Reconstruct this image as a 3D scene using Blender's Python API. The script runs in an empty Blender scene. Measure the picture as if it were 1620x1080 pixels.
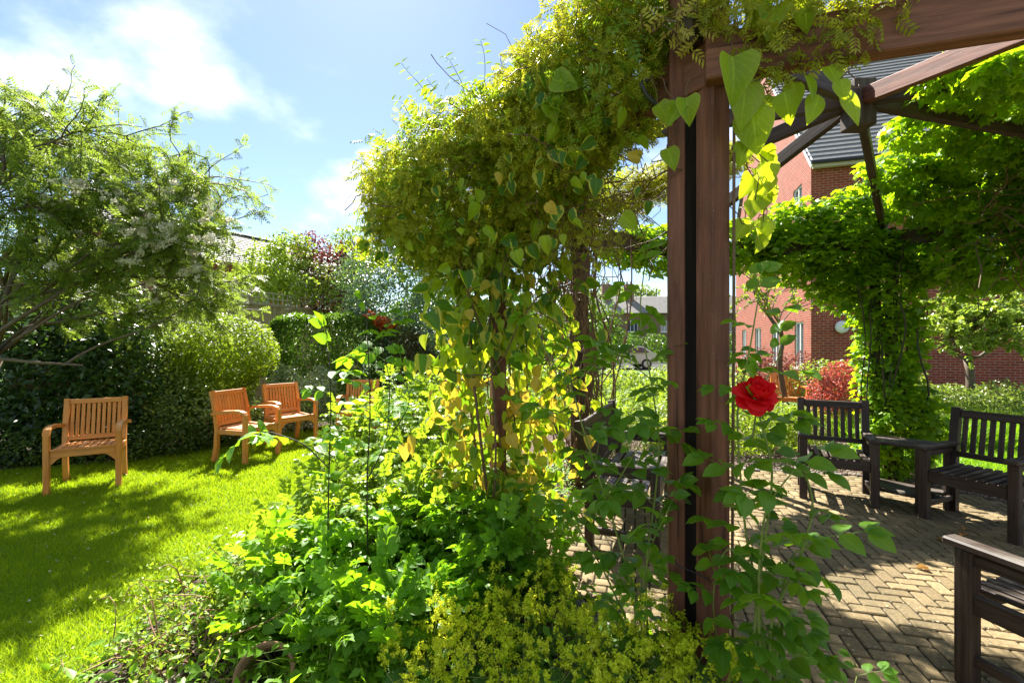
import bpy, math, random
import numpy as np
from mathutils import Vector, Matrix

# ------------------------------------------------------------------ camera, sky, sun, exposure
SC = bpy.context.scene
COL = SC.collection
F_PX, HOR, CAM_H = 720.0, 545.0, 1.5

cam = bpy.data.cameras.new('camera')
cam.lens = 16.0
cam.sensor_width = 36.0
cam.shift_y = 5.0 / 1620
cam.clip_start = 0.05
cam.clip_end = 2000
cam_ob = bpy.data.objects.new('camera', cam)
cam_ob.location = (0, 0, CAM_H)
cam_ob.rotation_euler = (math.radians(90), 0, 0)
COL.objects.link(cam_ob)
SC.camera = cam_ob

SUN_EL, SUN_AZ = math.radians(49), math.radians(-18)      # azimuth from +Y, positive to the right
to_sun = Vector((math.sin(SUN_AZ) * math.cos(SUN_EL), math.cos(SUN_AZ) * math.cos(SUN_EL), math.sin(SUN_EL)))

world = bpy.data.worlds.new('World')
SC.world = world
world.use_nodes = True
wt = world.node_tree
wt.nodes.clear()
def wn(t, **kw):
    n = wt.nodes.new(t)
    for k, v in kw.items():
        setattr(n, k, v)
    return n
w_out = wn('ShaderNodeOutputWorld')
w_bg = wn('ShaderNodeBackground')
w_bg.inputs['Strength'].default_value = 0.05
w_sky = wn('ShaderNodeTexSky', sky_type='NISHITA')
w_sky.sun_disc = False
w_sky.sun_elevation = SUN_EL
w_sky.sun_rotation = SUN_AZ
w_sky.air_density = 1.0
w_sky.dust_density = 0.2
w_sky.ozone_density = 2.0
# clouds: a noise on the direction, flattened towards the horizon as a cloud layer is
w_tc = wn('ShaderNodeTexCoord')
w_sep = wn('ShaderNodeSeparateXYZ')
wt.links.new(w_tc.outputs['Generated'], w_sep.inputs[0])
w_add = wn('ShaderNodeMath', operation='ADD'); w_add.inputs[1].default_value = 0.42
wt.links.new(w_sep.outputs['Z'], w_add.inputs[0])
w_max = wn('ShaderNodeMath', operation='MAXIMUM'); w_max.inputs[1].default_value = 0.05
wt.links.new(w_add.outputs[0], w_max.inputs[0])
w_dx = wn('ShaderNodeMath', operation='DIVIDE'); w_dy = wn('ShaderNodeMath', operation='DIVIDE')
wt.links.new(w_sep.outputs['X'], w_dx.inputs[0]); wt.links.new(w_max.outputs[0], w_dx.inputs[1])
wt.links.new(w_sep.outputs['Y'], w_dy.inputs[0]); wt.links.new(w_max.outputs[0], w_dy.inputs[1])
w_cmb = wn('ShaderNodeCombineXYZ')
w_sx = wn('ShaderNodeMath', operation='ADD'); w_sx.inputs[1].default_value = 0.24
wt.links.new(w_dx.outputs[0], w_sx.inputs[0]); wt.links.new(w_sx.outputs[0], w_cmb.inputs['X']); wt.links.new(w_dy.outputs[0], w_cmb.inputs['Y'])
w_cmb.inputs['Z'].default_value = 9.9
w_nz = wn('ShaderNodeTexNoise')
w_nz.inputs['Scale'].default_value = 1.75
w_nz.inputs['Detail'].default_value = 7
w_nz.inputs['Roughness'].default_value = 0.52
w_nz.inputs['Distortion'].default_value = 0.25
wt.links.new(w_cmb.outputs[0], w_nz.inputs['Vector'])
w_rmp = wn('ShaderNodeMapRange', interpolation_type='SMOOTHSTEP')
w_rmp.inputs['From Min'].default_value = 0.49
w_rmp.inputs['From Max'].default_value = 0.72
wt.links.new(w_nz.outputs['Fac'], w_rmp.inputs['Value'])
w_mix = wn('ShaderNodeMix', data_type='RGBA')
wt.links.new(w_rmp.outputs['Result'], w_mix.inputs['Factor'])
wt.links.new(w_sky.outputs[0], w_mix.inputs['A'])
w_mix.inputs['B'].default_value = (11.0, 11.2, 11.6, 1)
wt.links.new(w_mix.outputs['Result'], w_bg.inputs['Color'])
wt.links.new(w_bg.outputs[0], w_out.inputs[0])

sun = bpy.data.lights.new('sun', 'SUN')
sun.energy = 5.0
sun.angle = math.radians(0.55)
sun.color = (1.0, 0.955, 0.87)
sun_ob = bpy.data.objects.new('sun', sun)
sun_ob.rotation_euler = to_sun.to_track_quat('Z', 'Y').to_euler()
sun_ob.location = (0, 0, 20)
COL.objects.link(sun_ob)

SC.view_settings.view_transform = 'Standard'
SC.view_settings.look = 'None'
SC.view_settings.gamma = 1
SC.view_settings.use_curve_mapping = False
SC.view_settings.exposure = 2.0
SC.cycles.max_bounces = 12
SC.cycles.diffuse_bounces = 7
SC.cycles.transmission_bounces = 10
SC.cycles.use_denoising = True

# ------------------------------------------------------------------ helpers
RNG = np.random.default_rng(7)
random.seed(7)
UP = np.array([0., 0., 1.])

def at(px, py, d):
    """photo pixel at a given depth -> world point"""
    return np.array([(px - 810) * d / F_PX, d, CAM_H - (py - HOR) * d / F_PX])

def gnd(px, py):
    d = CAM_H * F_PX / (py - HOR)
    return np.array([(px - 810) * d / F_PX, d, 0.0])

def unit(a):
    a = np.asarray(a, float)
    return a / np.maximum(np.linalg.norm(a, axis=-1, keepdims=True), 1e-9)

def vnoise(p, f=1.0, seed=0.0):
    p = np.asarray(p) * f
    x, y, z = p[..., 0], p[..., 1], p[..., 2]
    return (np.sin(x * 1.7 + seed + 1.3 * np.sin(y * 1.1 + seed)) + np.sin(y * 2.1 + 1.7 * seed + 1.1 * np.sin(z * 1.3))
            + np.sin(z * 1.9 + 2.3 * seed + 1.2 * np.sin(x * 1.5))) / 3.0

def raw_mesh(name, V, F, tint=None, uv=None, smooth=False):
    """V (n,3), F: list of tuples or an (m,3)/(m,4) array"""
    me = bpy.data.meshes.new(name)
    V = np.asarray(V, np.float32)
    if isinstance(F, np.ndarray):
        k = F.shape[1]
        me.vertices.add(len(V)); me.vertices.foreach_set('co', V.ravel())
        me.loops.add(F.size); me.loops.foreach_set('vertex_index', F.astype(np.int32).ravel())
        me.polygons.add(len(F))
        me.polygons.foreach_set('loop_start', np.arange(0, F.size, k, dtype=np.int32))
        me.update(calc_edges=True)
    else:
        me.from_pydata(V.tolist(), [], F)
    if tint is not None:
        a = me.attributes.new('tint', 'FLOAT', 'POINT')
        a.data.foreach_set('value', np.broadcast_to(np.asarray(tint, np.float32), (len(V),)).copy())
    if uv is not None:
        l = me.uv_layers.new(name='uv')
        idx = np.empty(len(me.loops), np.int32); me.loops.foreach_get('vertex_index', idx)
        l.data.foreach_set('uv', np.asarray(uv, np.float32)[idx].ravel())
    if smooth:
        me.polygons.foreach_set('use_smooth', np.ones(len(me.polygons), bool))
    me.update()
    return me

def ob(name, mesh, mat=None, parent=None, loc=None, rot=None, mtx=None, kind=None):
    o = bpy.data.objects.new(name, mesh)
    COL.objects.link(o)
    if mat is not None and mesh is not None and len(mesh.materials) == 0:
        mesh.materials.append(mat)
    if parent is not None:
        o.parent = parent
    if mtx is not None:
        o.matrix_local = mtx
    else:
        if loc is not None: o.location = [float(c) for c in loc]
        if rot is not None: o.rotation_euler = rot
    if kind: o['kind'] = kind
    return o

def tag(o, label, cat, group=None):
    o['label'] = label; o['category'] = cat
    if group: o['group'] = group
    return o

def thing(name, label, cat, loc=(0, 0, 0), rz=0.0, group=None):
    o = bpy.data.objects.new(name, None)
    o.empty_display_size = 0.1
    COL.objects.link(o)
    o.location = [float(c) for c in loc]
    o.rotation_euler = (0, 0, rz)
    return tag(o, label, cat, group)

def struct(name, mesh, mat):
    return ob(name, mesh, mat, kind='structure')

def copy_tree(o, parent=None):
    c = o.copy(); COL.objects.link(c); c.parent = parent
    for ch in list(o.children):
        copy_tree(ch, c)
    return c

class G:
    """collects pieces of geometry into one mesh"""
    def __init__(s): s.V = []; s.F = []; s.n = 0; s.U = []
    def add(s, V, F, U=None):
        V = np.asarray(V, float)
        s.V.append(V); s.F += [tuple(int(i) + s.n for i in f) for f in F]; s.n += len(V)
        s.U.append(np.zeros((len(V), 2)) if U is None else U)
    def mesh(s, name, smooth=False):
        return raw_mesh(name, np.concatenate(s.V), s.F, uv=np.concatenate(s.U), smooth=smooth)

def tube(pts, rad, sides=6, cap=True):
    pts = np.asarray(pts, float); n = len(pts)
    rad = np.broadcast_to(np.asarray(rad, float), (n,))
    T = unit(np.gradient(pts, axis=0))
    ref = np.array([0.31, 0.93, 0.2]) if abs(T[0][2]) > .8 else UP
    V = []; 
    a = np.linspace(0, 2 * np.pi, sides, endpoint=False)
    for i in range(n):
        x = unit(np.cross(T[i], ref)); y = np.cross(T[i], x)
        V.append(pts[i] + rad[i] * (np.cos(a)[:, None] * x + np.sin(a)[:, None] * y))
    V = np.concatenate(V)
    F = []
    for i in range(n - 1):
        for j in range(sides):
            k = (j + 1) % sides
            F.append((i * sides + j, i * sides + k, (i + 1) * sides + k, (i + 1) * sides + j))
    if cap:
        F.append(tuple(range(sides))[::-1]); F.append(tuple((n - 1) * sides + j for j in range(sides)))
    L = np.concatenate([[0], np.cumsum(np.linalg.norm(np.diff(pts, axis=0), axis=1))])
    U = np.stack([np.repeat(L, sides), np.tile(a * .03, n)], 1)
    return V, F, U

def wiggle(p0, p1, n=8, amp=.05, seed=0, sag=0.0, bow=None):
    p0 = np.asarray(p0, float); p1 = np.asarray(p1, float)
    t = np.linspace(0, 1, n)[:, None]
    P = p0 + (p1 - p0) * t
    r = np.random.default_rng(seed)
    off = np.zeros((n, 3))
    for k in (1, 2, 3):
        off += r.normal(0, 1, 3) * np.sin(t * math.pi * k) / k
    P = P + off * amp
    P[:, 2] -= (sag * np.sin(t * math.pi))[:, 0]
    if bow is not None: P = P + np.asarray(bow) * np.sin(t * math.pi)
    return P

_cb = {}
def cbox(sx, sy, sz, ch=.004):
    """chamfered box centred on the origin, uv runs along its longest side (metres)"""
    key = (round(sx, 4), round(sy, 4), round(sz, 4), round(ch, 4))
    h = np.array([sx, sy, sz]) / 2
    V = []; idx = {}
    for s in np.ndindex(2, 2, 2):
        sg = np.array(s) * 2 - 1
        for ax in range(3):
            v = sg * (h - ch); v[ax] = sg[ax] * h[ax]
            idx[(s, ax)] = len(V); V.append(v)
    F = []
    for ax in range(3):
        o1, o2 = [a for a in range(3) if a != ax]
        for sd in (0, 1):
            q = []
            for a, b in ((0, 0), (1, 0), (1, 1), (0, 1)):
                s = [0, 0, 0]; s[ax] = sd; s[o1] = a; s[o2] = b
                q.append(idx[(tuple(s), ax)])
            F.append(tuple(q))
        for a in (0, 1):
            for b in (0, 1):
                s0 = [0, 0, 0]; s0[o1] = a; s0[o2] = b; s1 = list(s0); s1[ax] = 1
                F.append((idx[(tuple(s0), o1)], idx[(tuple(s1), o1)], idx[(tuple(s1), o2)], idx[(tuple(s0), o2)]))
    for s in np.ndindex(2, 2, 2):
        F.append(tuple(idx[(s, a)] for a in range(3)))
    V = np.array(V)
    F2 = []
    for f in F:                                     # outward winding
        c = V[list(f)].mean(0); n = np.cross(V[f[1]] - V[f[0]], V[f[2]] - V[f[0]])
        F2.append(f if np.dot(n, c) > 0 else f[::-1])
    la = int(np.argmax([sx, sy, sz])); oth = [a for a in range(3) if a != la]
    U = np.stack([V[:, la], V[:, oth[0]] + V[:, oth[1]]], 1)
    return V, F2, U

def cbox_mesh(name, sx, sy, sz, ch=.004):
    key = (name, round(sx, 4), round(sy, 4), round(sz, 4))
    if key not in _cb:
        V, F, U = cbox(sx, sy, sz, ch)
        _cb[key] = raw_mesh(name, V, F, uv=U)
    return _cb[key]

def beam_mesh(name, p0, p1, w, h, ch=.006, bend=0.0):
    """mesh in world coords: a squared timber from p0 to p1 (centre line)"""
    p0 = np.asarray(p0, float); p1 = np.asarray(p1, float)
    d = p1 - p0; L = np.linalg.norm(d); x = d / L
    ref = UP if abs(x[2]) < .95 else np.array([0, 1., 0])
    y = unit(np.cross(ref, x)); z = np.cross(x, y)
    V, F, U = cbox(L, w, h, ch)
    W = (p0 + p1) / 2 + V[:, :1] * x + V[:, 1:2] * y + V[:, 2:] * z
    return raw_mesh(name, W, F, uv=U)

# ------------------------------------------------------------------ materials
def mat_new(name):
    m = bpy.data.materials.new(name); m.use_nodes = True
    t = m.node_tree; t.nodes.clear()
    out = t.nodes.new('ShaderNodeOutputMaterial')
    return m, t, out

def nd(t, typ, ins=None, **kw):
    n = t.nodes.new(typ)
    for k, v in kw.items(): setattr(n, k, v)
    for k, v in (ins or {}).items():
        if isinstance(v, bpy.types.NodeSocket): t.links.new(v, n.inputs[k])
        else: n.inputs[k].default_value = v
    return n

def rgba(c): return (c[0], c[1], c[2], 1.0)

def mixc(t, fac, a, b, blend='MIX'):
    n = t.nodes.new('ShaderNodeMix'); n.data_type = 'RGBA'; n.blend_type = blend
    for k, v in (('Factor', fac), ('A', a), ('B', b)):
        if isinstance(v, bpy.types.NodeSocket): t.links.new(v, n.inputs[k])
        elif k == 'Factor': n.inputs[k].default_value = v
        else: n.inputs[k].default_value = rgba(v)
    return n.outputs['Result']

def ramp(t, val, a, b, o0=0.0, o1=1.0):
    n = nd(t, 'ShaderNodeMapRange', {'Value': val, 'From Min': a, 'From Max': b, 'To Min': o0, 'To Max': o1})
    return n.outputs['Result']

def leaf_mat(name, dark, light, glow, tf=.45, rough=.45, spec=.3, veins=False, edge=None, soft=0.0):
    """thin leaf: reflects with a soft sheen and lets light through; 'tint' picks the shade of each leaf"""
    m, t, out = mat_new(name)
    gr = lambda c: (min(.8, c[0] * 1.2), min(.8, c[1] * 1.22), c[2] * .55) if c[1] > .8 * c[0] and c[2] < .5 * c[1] else c
    dark, light, glow = gr(dark), gr(light), gr(glow)
    at_ = nd(t, 'ShaderNodeAttribute', attribute_name='tint')
    geo = nd(t, 'ShaderNodeNewGeometry')
    base = mixc(t, at_.outputs['Fac'], dark, light)
    glowc = mixc(t, at_.outputs['Fac'], [c * .7 for c in glow], glow)
    nz = nd(t, 'ShaderNodeTexNoise', {'Vector': geo.outputs['Position'], 'Scale': 90.0, 'Detail': 2.0})
    if edge is not None or veins:
        uv = nd(t, 'ShaderNodeUVMap', uv_map='uv')
        sp = nd(t, 'ShaderNodeSeparateXYZ', {0: uv.outputs['UV']})
        au = nd(t, 'ShaderNodeMath', {0: sp.outputs['X']}, operation='ABSOLUTE').outputs[0]
        if edge is not None:
            oi = nd(t, 'ShaderNodeObjectInfo')
            cmb = nd(t, 'ShaderNodeCombineXYZ', {'X': sp.outputs['X'], 'Y': sp.outputs['Y'], 'Z': nd(t, 'ShaderNodeMath', {0: oi.outputs['Random'], 1: 37.0}, operation='MULTIPLY').outputs[0]})
            n2 = nd(t, 'ShaderNodeTexNoise', {'Vector': cmb.outputs[0], 'Scale': 3.4, 'Detail': 4.0})
            tt = nd(t, 'ShaderNodeMath', {0: au, 1: n2.outputs['Fac']}, operation='ADD').outputs[0]
            tt = nd(t, 'ShaderNodeMath', {0: tt, 1: ramp(t, at_.outputs['Fac'], 0, 1, -.46, .22)}, operation='ADD').outputs[0]
            f = ramp(t, tt, 1.0 - soft, 1.07 + soft * 2)
            base = mixc(t, f, base, edge[0]); glowc = mixc(t, f, glowc, edge[1])
        vv = nd(t, 'ShaderNodeMath', {0: sp.outputs['Y'], 1: nd(t, 'ShaderNodeMath', {0: au, 1: .55}, operation='MULTIPLY').outputs[0]}, operation='SUBTRACT').outputs[0]
        sw = nd(t, 'ShaderNodeMath', {0: nd(t, 'ShaderNodeMath', {0: vv, 1: 34.0}, operation='MULTIPLY').outputs[0]}, operation='SINE').outputs[0]
        vein = nd(t, 'ShaderNodeMath', {0: ramp(t, sw, .86, 1.0, 0, .38), 1: ramp(t, au, .03, .07, .55, 0)}, operation='MAXIMUM').outputs[0]
        base = mixc(t, vein, base, [min(1, c * 1.7 + .02) for c in light])
        hgt = nd(t, 'ShaderNodeMath', {0: vein, 1: -1.0}, operation='MULTIPLY').outputs[0]
    if name == 'grass_blade':
        base = mixc(t, ramp(t, at_.outputs['Fac'], .955, .965), base, (.48, .40, .16))
    base = mixc(t, ramp(t, nz.outputs['Fac'], .3, .7, 0, .35), base, [c * .55 for c in dark])
    p = nd(t, 'ShaderNodeBsdfPrincipled', {'Base Color': base, 'Roughness': rough, 'Specular IOR Level': spec})
    if edge is not None or veins:
        b = nd(t, 'ShaderNodeBump', {'Height': hgt, 'Strength': .35, 'Distance': .004})
        t.links.new(b.outputs[0], p.inputs['Normal'])
    tr = nd(t, 'ShaderNodeBsdfTranslucent', {'Color': glowc})
    mx = nd(t, 'ShaderNodeMixShader', {0: tf, 1: p.outputs[0], 2: tr.outputs[0]})
    t.links.new(mx.outputs[0], out.inputs[0])
    return m

def wood_mat(name, c0, c1, rough=.6, grain=70.0, wear=None, spec=.3, vary=.18, bump=.25, crack=False):
    m, t, out = mat_new(name)
    uv = nd(t, 'ShaderNodeUVMap', uv_map='uv')
    oi = nd(t, 'ShaderNodeObjectInfo')
    mp = nd(t, 'ShaderNodeMapping', {'Vector': uv.outputs['UV'], 'Scale': (2.2, grain, 1.0)})
    off = nd(t, 'ShaderNodeCombineXYZ', {'X': nd(t, 'ShaderNodeMath', {0: oi.outputs['Random'], 1: 51.0}, operation='MULTIPLY').outputs[0], 'Z': oi.outputs['Random']})
    va = nd(t, 'ShaderNodeVectorMath', {0: mp.outputs[0], 1: off.outputs[0]}, operation='ADD')
    nz = nd(t, 'ShaderNodeTexNoise', {'Vector': va.outputs[0], 'Scale': 1.0, 'Detail': 5.0, 'Roughness': .62, 'Distortion': .4})
    geo = nd(t, 'ShaderNodeNewGeometry')
    big = nd(t, 'ShaderNodeTexNoise', {'Vector': geo.outputs['Position'], 'Scale': 6.0, 'Detail': 4.0})
    c = mixc(t, ramp(t, nz.outputs['Fac'], .34, .68), c0, c1)
    c = mixc(t, ramp(t, oi.outputs['Random'], 0, 1, 0, vary), c, [k * .35 for k in c0])
    c = mixc(t, ramp(t, big.outputs['Fac'], .5, .8, 0, .35), c, [k * .5 for k in c0])
    if crack:
        m2 = nd(t, 'ShaderNodeMapping', {'Vector': uv.outputs['UV'], 'Scale': (1.1, 42.0, 1.0)})
        v2 = nd(t, 'ShaderNodeVectorMath', {0: m2.outputs[0], 1: off.outputs[0]}, operation='ADD')
        n3 = nd(t, 'ShaderNodeTexNoise', {'Vector': v2.outputs[0], 'Scale': 1.0, 'Detail': 3.0, 'Distortion': .8})
        c = mixc(t, ramp(t, n3.outputs['Fac'], .64, .70, 0, .8), c, [k * .25 for k in c0])
        m3 = nd(t, 'ShaderNodeMapping', {'Vector': uv.outputs['UV'], 'Scale': (3.2, 9.0, 1.0)})
        v3 = nd(t, 'ShaderNodeVectorMath', {0: m3.outputs[0], 1: off.outputs[0]}, operation='ADD')
        kn = nd(t, 'ShaderNodeTexVoronoi', {'Vector': v3.outputs[0], 'Scale': 1.0})
        c = mixc(t, ramp(t, kn.outputs['Distance'], .05, .13, .8, 0), c, [k * .3 for k in c0])
        sp_ = nd(t, 'ShaderNodeTexNoise', {'Vector': geo.outputs['Position'], 'Scale': 130.0, 'Detail': 2.0})
        c = mixc(t, ramp(t, sp_.outputs['Fac'], .72, .78, 0, .6), c, (.45, .40, .34))
    if wear is not None:
        sx = nd(t, 'ShaderNodeSeparateXYZ', {0: geo.outputs['Normal']})
        upf = ramp(t, sx.outputs['Z'], .5, .95)
        w2 = nd(t, 'ShaderNodeMath', {0: ramp(t, nz.outputs['Fac'], .42, .62), 1: ramp(t, big.outputs['Fac'], .35, .6)}, operation='MULTIPLY').outputs[0]
        w2 = nd(t, 'ShaderNodeMath', {0: w2, 1: ramp(t, upf, 0, 1, .12, .9)}, operation='MULTIPLY').outputs[0]
        c = mixc(t, w2, c, wear)
    p = nd(t, 'ShaderNodeBsdfPrincipled', {'Base Color': c, 'Roughness': rough, 'Specular IOR Level': spec})
    b = nd(t, 'ShaderNodeBump', {'Height': nz.outputs['Fac'], 'Strength': bump, 'Distance': .004})
    t.links.new(b.outputs[0], p.inputs['Normal'])
    t.links.new(p.outputs[0], out.inputs[0])
    return m

def plain_mat(name, c0, c1=None, scale=12.0, rough=.7, spec=.3, metallic=0.0, bump=.15, dist=.01):
    m, t, out = mat_new(name)
    geo = nd(t, 'ShaderNodeNewGeometry')
    nz = nd(t, 'ShaderNodeTexNoise', {'Vector': geo.outputs['Position'], 'Scale': scale, 'Detail': 6.0, 'Roughness': .6})
    oi = nd(t, 'ShaderNodeObjectInfo')
    c = mixc(t, ramp(t, nz.outputs['Fac'], .3, .7), c0, c1 or [k * .75 for k in c0])
    c = mixc(t, ramp(t, oi.outputs['Random'], 0, 1, 0, .2), c, [k * .5 for k in c0])
    p = nd(t, 'ShaderNodeBsdfPrincipled', {'Base Color': c, 'Roughness': rough, 'Specular IOR Level': spec, 'Metallic': metallic})
    b = nd(t, 'ShaderNodeBump', {'Height': nz.outputs['Fac'], 'Strength': bump, 'Distance': dist})
    t.links.new(b.outputs[0], p.inputs['Normal'])
    t.links.new(p.outputs[0], out.inputs[0])
    return m

def brick_mat(name, c1, c2, mortar, bw=.225, bh=.075, ms=.010, rough=.85):
    """brickwork on a wall whose uv is in metres"""
    m, t, out = mat_new(name)
    uv = nd(t, 'ShaderNodeUVMap', uv_map='uv')
    br = nd(t, 'ShaderNodeTexBrick', {'Vector': uv.outputs['UV'], 'Color1': rgba(c1), 'Color2': rgba(c2), 'Mortar': rgba(mortar),
            'Scale': 1.0, 'Mortar Size': ms, 'Mortar Smooth': .1, 'Bias': 0.0, 'Brick Width': bw, 'Row Height': bh})
    nz = nd(t, 'ShaderNodeTexNoise', {'Vector': uv.outputs['UV'], 'Scale': 3.0, 'Detail': 6.0})
    c = mixc(t, ramp(t, nz.outputs['Fac'], .35, .7, 0, .4), br.outputs['Color'], [k * .6 for k in c1])
    p = nd(t, 'ShaderNodeBsdfPrincipled', {'Base Color': c, 'Roughness': rough, 'Specular IOR Level': .25})
    iv = nd(t, 'ShaderNodeMath', {0: 1.0, 1: br.outputs['Fac']}, operation='SUBTRACT')
    b = nd(t, 'ShaderNodeBump', {'Height': iv.outputs[0], 'Strength': .6, 'Distance': .01})
    t.links.new(b.outputs[0], p.inputs['Normal'])
    t.links.new(p.outputs[0], out.inputs[0])
    return m

def glass_mat(name, c=(.03, .04, .05)):
    m, t, out = mat_new(name)
    p = nd(t, 'ShaderNodeBsdfPrincipled', {'Base Color': rgba(c), 'Roughness': .06, 'Specular IOR Level': .9})
    t.links.new(p.outputs[0], out.inputs[0])
    return m

def stem_mat(name, c0, c1, scale=40.0):
    return plain_mat(name, c0, c1, scale, rough=.65, spec=.35, bump=.3, dist=.004)

M = {}
M['teak'] = wood_mat('teak', (.60, .20, .030), (.76, .30, .06), rough=.5, grain=60, wear=(.66, .46, .30), vary=.10)
M['dark_wood'] = wood_mat('dark_stained_wood', (.026, .014, .009), (.058, .033, .021), rough=.55, grain=70, wear=(.20, .18, .155), vary=.3, spec=.35)
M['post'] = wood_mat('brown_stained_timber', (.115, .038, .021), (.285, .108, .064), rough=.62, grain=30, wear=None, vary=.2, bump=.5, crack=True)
M['old_timber'] = wood_mat('old_black_timber', (.016, .011, .009), (.035, .025, .02), rough=.75, grain=30, vary=.1, bump=.5)
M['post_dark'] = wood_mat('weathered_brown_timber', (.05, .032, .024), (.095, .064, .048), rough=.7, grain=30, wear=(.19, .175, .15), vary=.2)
M['metal'] = plain_mat('black_iron', (.02, .02, .022), rough=.4, spec=.5)
M['stem_green'] = stem_mat('green_stem', (.16, .22, .035), (.24, .26, .06))
M['stem_red'] = stem_mat('reddish_stem', (.22, .10, .05), (.34, .18, .10))
M['stem_brown'] = stem_mat('brown_twig', (.12, .062, .03), (.20, .11, .055))
M['stem_dark'] = stem_mat('dark_stem', (.03, .024, .014), (.055, .045, .025))
M['bark'] = stem_mat('bark', (.075, .052, .03), (.14, .10, .06), 25)
# ------------------------------------------------------------------ leaf templates: (V, F quads/tris as tri array, uv)
def tri(F):
    out = []
    for f in F:
        for i in range(1, len(f) - 1): out.append((f[0], f[i], f[i + 1]))
    return np.array(out, np.int32)

def leaf_grid(width_fn, rows=5, cols=5, fold=.12, droop=.15, length=1.0):
    """leaf along +Y from the origin, normal +Z; uv = (-1..1 across, 0..1 along)"""
    V = []; U = []; F = []
    us = np.linspace(-1, 1, cols)
    for i in range(rows + 1):
        v = i / rows
        w, y = width_fn(v)
        for u in us:
            z = fold * abs(u) * w * 2 - droop * v * v
            V.append((u * w, y * length, z)); U.append((u, v))
    for i in range(rows):
        for j in range(cols - 1):
            a = i * cols + j
            F.append((a, a + 1, a + 1 + cols, a + cols))
    return np.array(V), tri(F), np.array(U)

def ovate(v, w=.32, k=.75, p=.8):
    return w * (math.sin(math.pi * v ** k) ** p if 0 < v < 1 else 0.012), v

def heart(v):
    # base lobes drop behind the petiole point
    w = .44 * (math.sin(math.pi * (.10 + .90 * v) ** .62) ** .85) if v < 1 else .004
    return max(w, .004), v

def small_leaf(w=.24, fold=.08, droop=.06):
    V = np.array([(0, 0, 0), (w, .42, fold), (0, 1, -droop), (-w, .42, fold), (0, .45, 0)])
    return V, np.array([(0, 1, 4), (1, 2, 4), (2, 3, 4), (3, 0, 4)], np.int32), np.array([(0, 0), (1, .4), (0, 1), (-1, .4), (0, .45)], float)

def flat_leaf(w=.25, droop=.0):
    V = np.array([(0, 0, 0), (w, .45, .05), (0, 1, -droop), (-w, .45, .05)])
    return V, np.array([(0, 1, 2), (0, 2, 3)], np.int32), np.array([(0, 0), (1, .4), (0, 1), (-1, .4)], float)

def merge(parts):
    V = []; F = []; U = []; n = 0
    for v, f, u in parts:
        V.append(v); F.append(f + n); U.append(u); n += len(v)
    return np.concatenate(V), np.concatenate(F), np.concatenate(U)

def xform(tpl, pos, axis, normal, s):
    v, f, u = tpl
    y = unit(axis); x = unit(np.cross(y, normal)); z = np.cross(x, y)
    return np.asarray(pos) + s * (v[:, :1] * x + v[:, 1:2] * y + v[:, 2:] * z), f, u

def pinnate(leaflet, pairs=3, size=.36, spread=65, droop=.25, stalk=True, start=.25, taper=.0):
    """compound leaf of unit length along +Y"""
    parts = []
    if stalk:
        V = np.array([(-.008, 0, 0), (.008, 0, 0), (.006, .5, .0 - droop * .25), (-.006, .5, 0 - droop * .25), (0.004, 1 - size * .9, -droop * (1 - size) ** 2), (-.004, 1 - size * .9, -droop * (1 - size) ** 2)])
        parts.append((V, np.array([(0, 1, 2), (0, 2, 3), (3, 2, 4), (3, 4, 5)], np.int32), np.zeros((6, 2))))
    for i in range(pairs):
        v = start + (1 - size * .85 - start) * (i / max(pairs - 1, 1)) * .97
        s = size * (1 - taper * abs(i / max(pairs - 1, 1) - .5))
        for sd in (-1, 1):
            a = math.radians(spread)
            parts.append(xform(leaflet, (0, v, -droop * v * v), (sd * math.sin(a), math.cos(a), -.25), (sd * .25, .1, 1), s))
    parts.append(xform(leaflet, (0, 1 - size, -droop * (1 - size) ** 2), (0, 1, -.35), (0, .3, 1), size))
    return merge(parts)

LEAFLET = leaf_grid(lambda v: ovate(v, .34, .8, .75), rows=4, cols=3, fold=.16, droop=.18)
L_IVY = leaf_grid(heart, rows=6, cols=5, fold=.10, droop=.22)
L_IVY2 = leaf_grid(heart, rows=6, cols=5, fold=.38, droop=.10)
L_IVY3 = leaf_grid(lambda v: (heart(v)[0] * .82, v), rows=6, cols=5, fold=-.16, droop=.45)
L_ROSE = pinnate(LEAFLET, 2, .42, 62, .22)
L_RUG = pinnate(leaf_grid(lambda v: ovate(v, .36, .85, .7), rows=3, cols=3, fold=.2, droop=.25), 3, .37, 60, .45)
L_BED = pinnate(leaf_grid(lambda v: ovate(v, .33, .8, .75), rows=3, cols=3, fold=.16, droop=.2), 3, .36, 64, .25)
L_SORB = pinnate(flat_leaf(.19, .05), 5, .26, 62, .3, start=.18)
L_JAS = pinnate(flat_leaf(.16, .08), 4, .36, 50, .2, start=.1)
L_PAIR = pinnate(small_leaf(.26), 4, .30, 72, .1, start=.1)
L_SMALL = small_leaf(.27)
L_FLAT = flat_leaf(.3, .08)
L_NARROW = flat_leaf(.13, .2)
def palmate(n=5, w=.3, arc=105, shape=None):
    parts = []
    for i in range(n):
        a = math.radians((i / (n - 1) - .5) * 2 * arc)
        s = 1.0 - .38 * abs(i / (n - 1) - .5) * 2
        parts.append(xform(shape or small_leaf(w, .05, .12), (0, 0, 0), (math.sin(a), math.cos(a), -.12), (0, 0, 1), s))
    return merge(parts)
L_PALM = palmate(5, .30)
L_ROUND = palmate(7, .32, 150)

def orient(axis, normal):
    y = unit(axis); x = unit(np.cross(y, normal)); z = np.cross(x, y)
    return x, y, z

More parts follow.
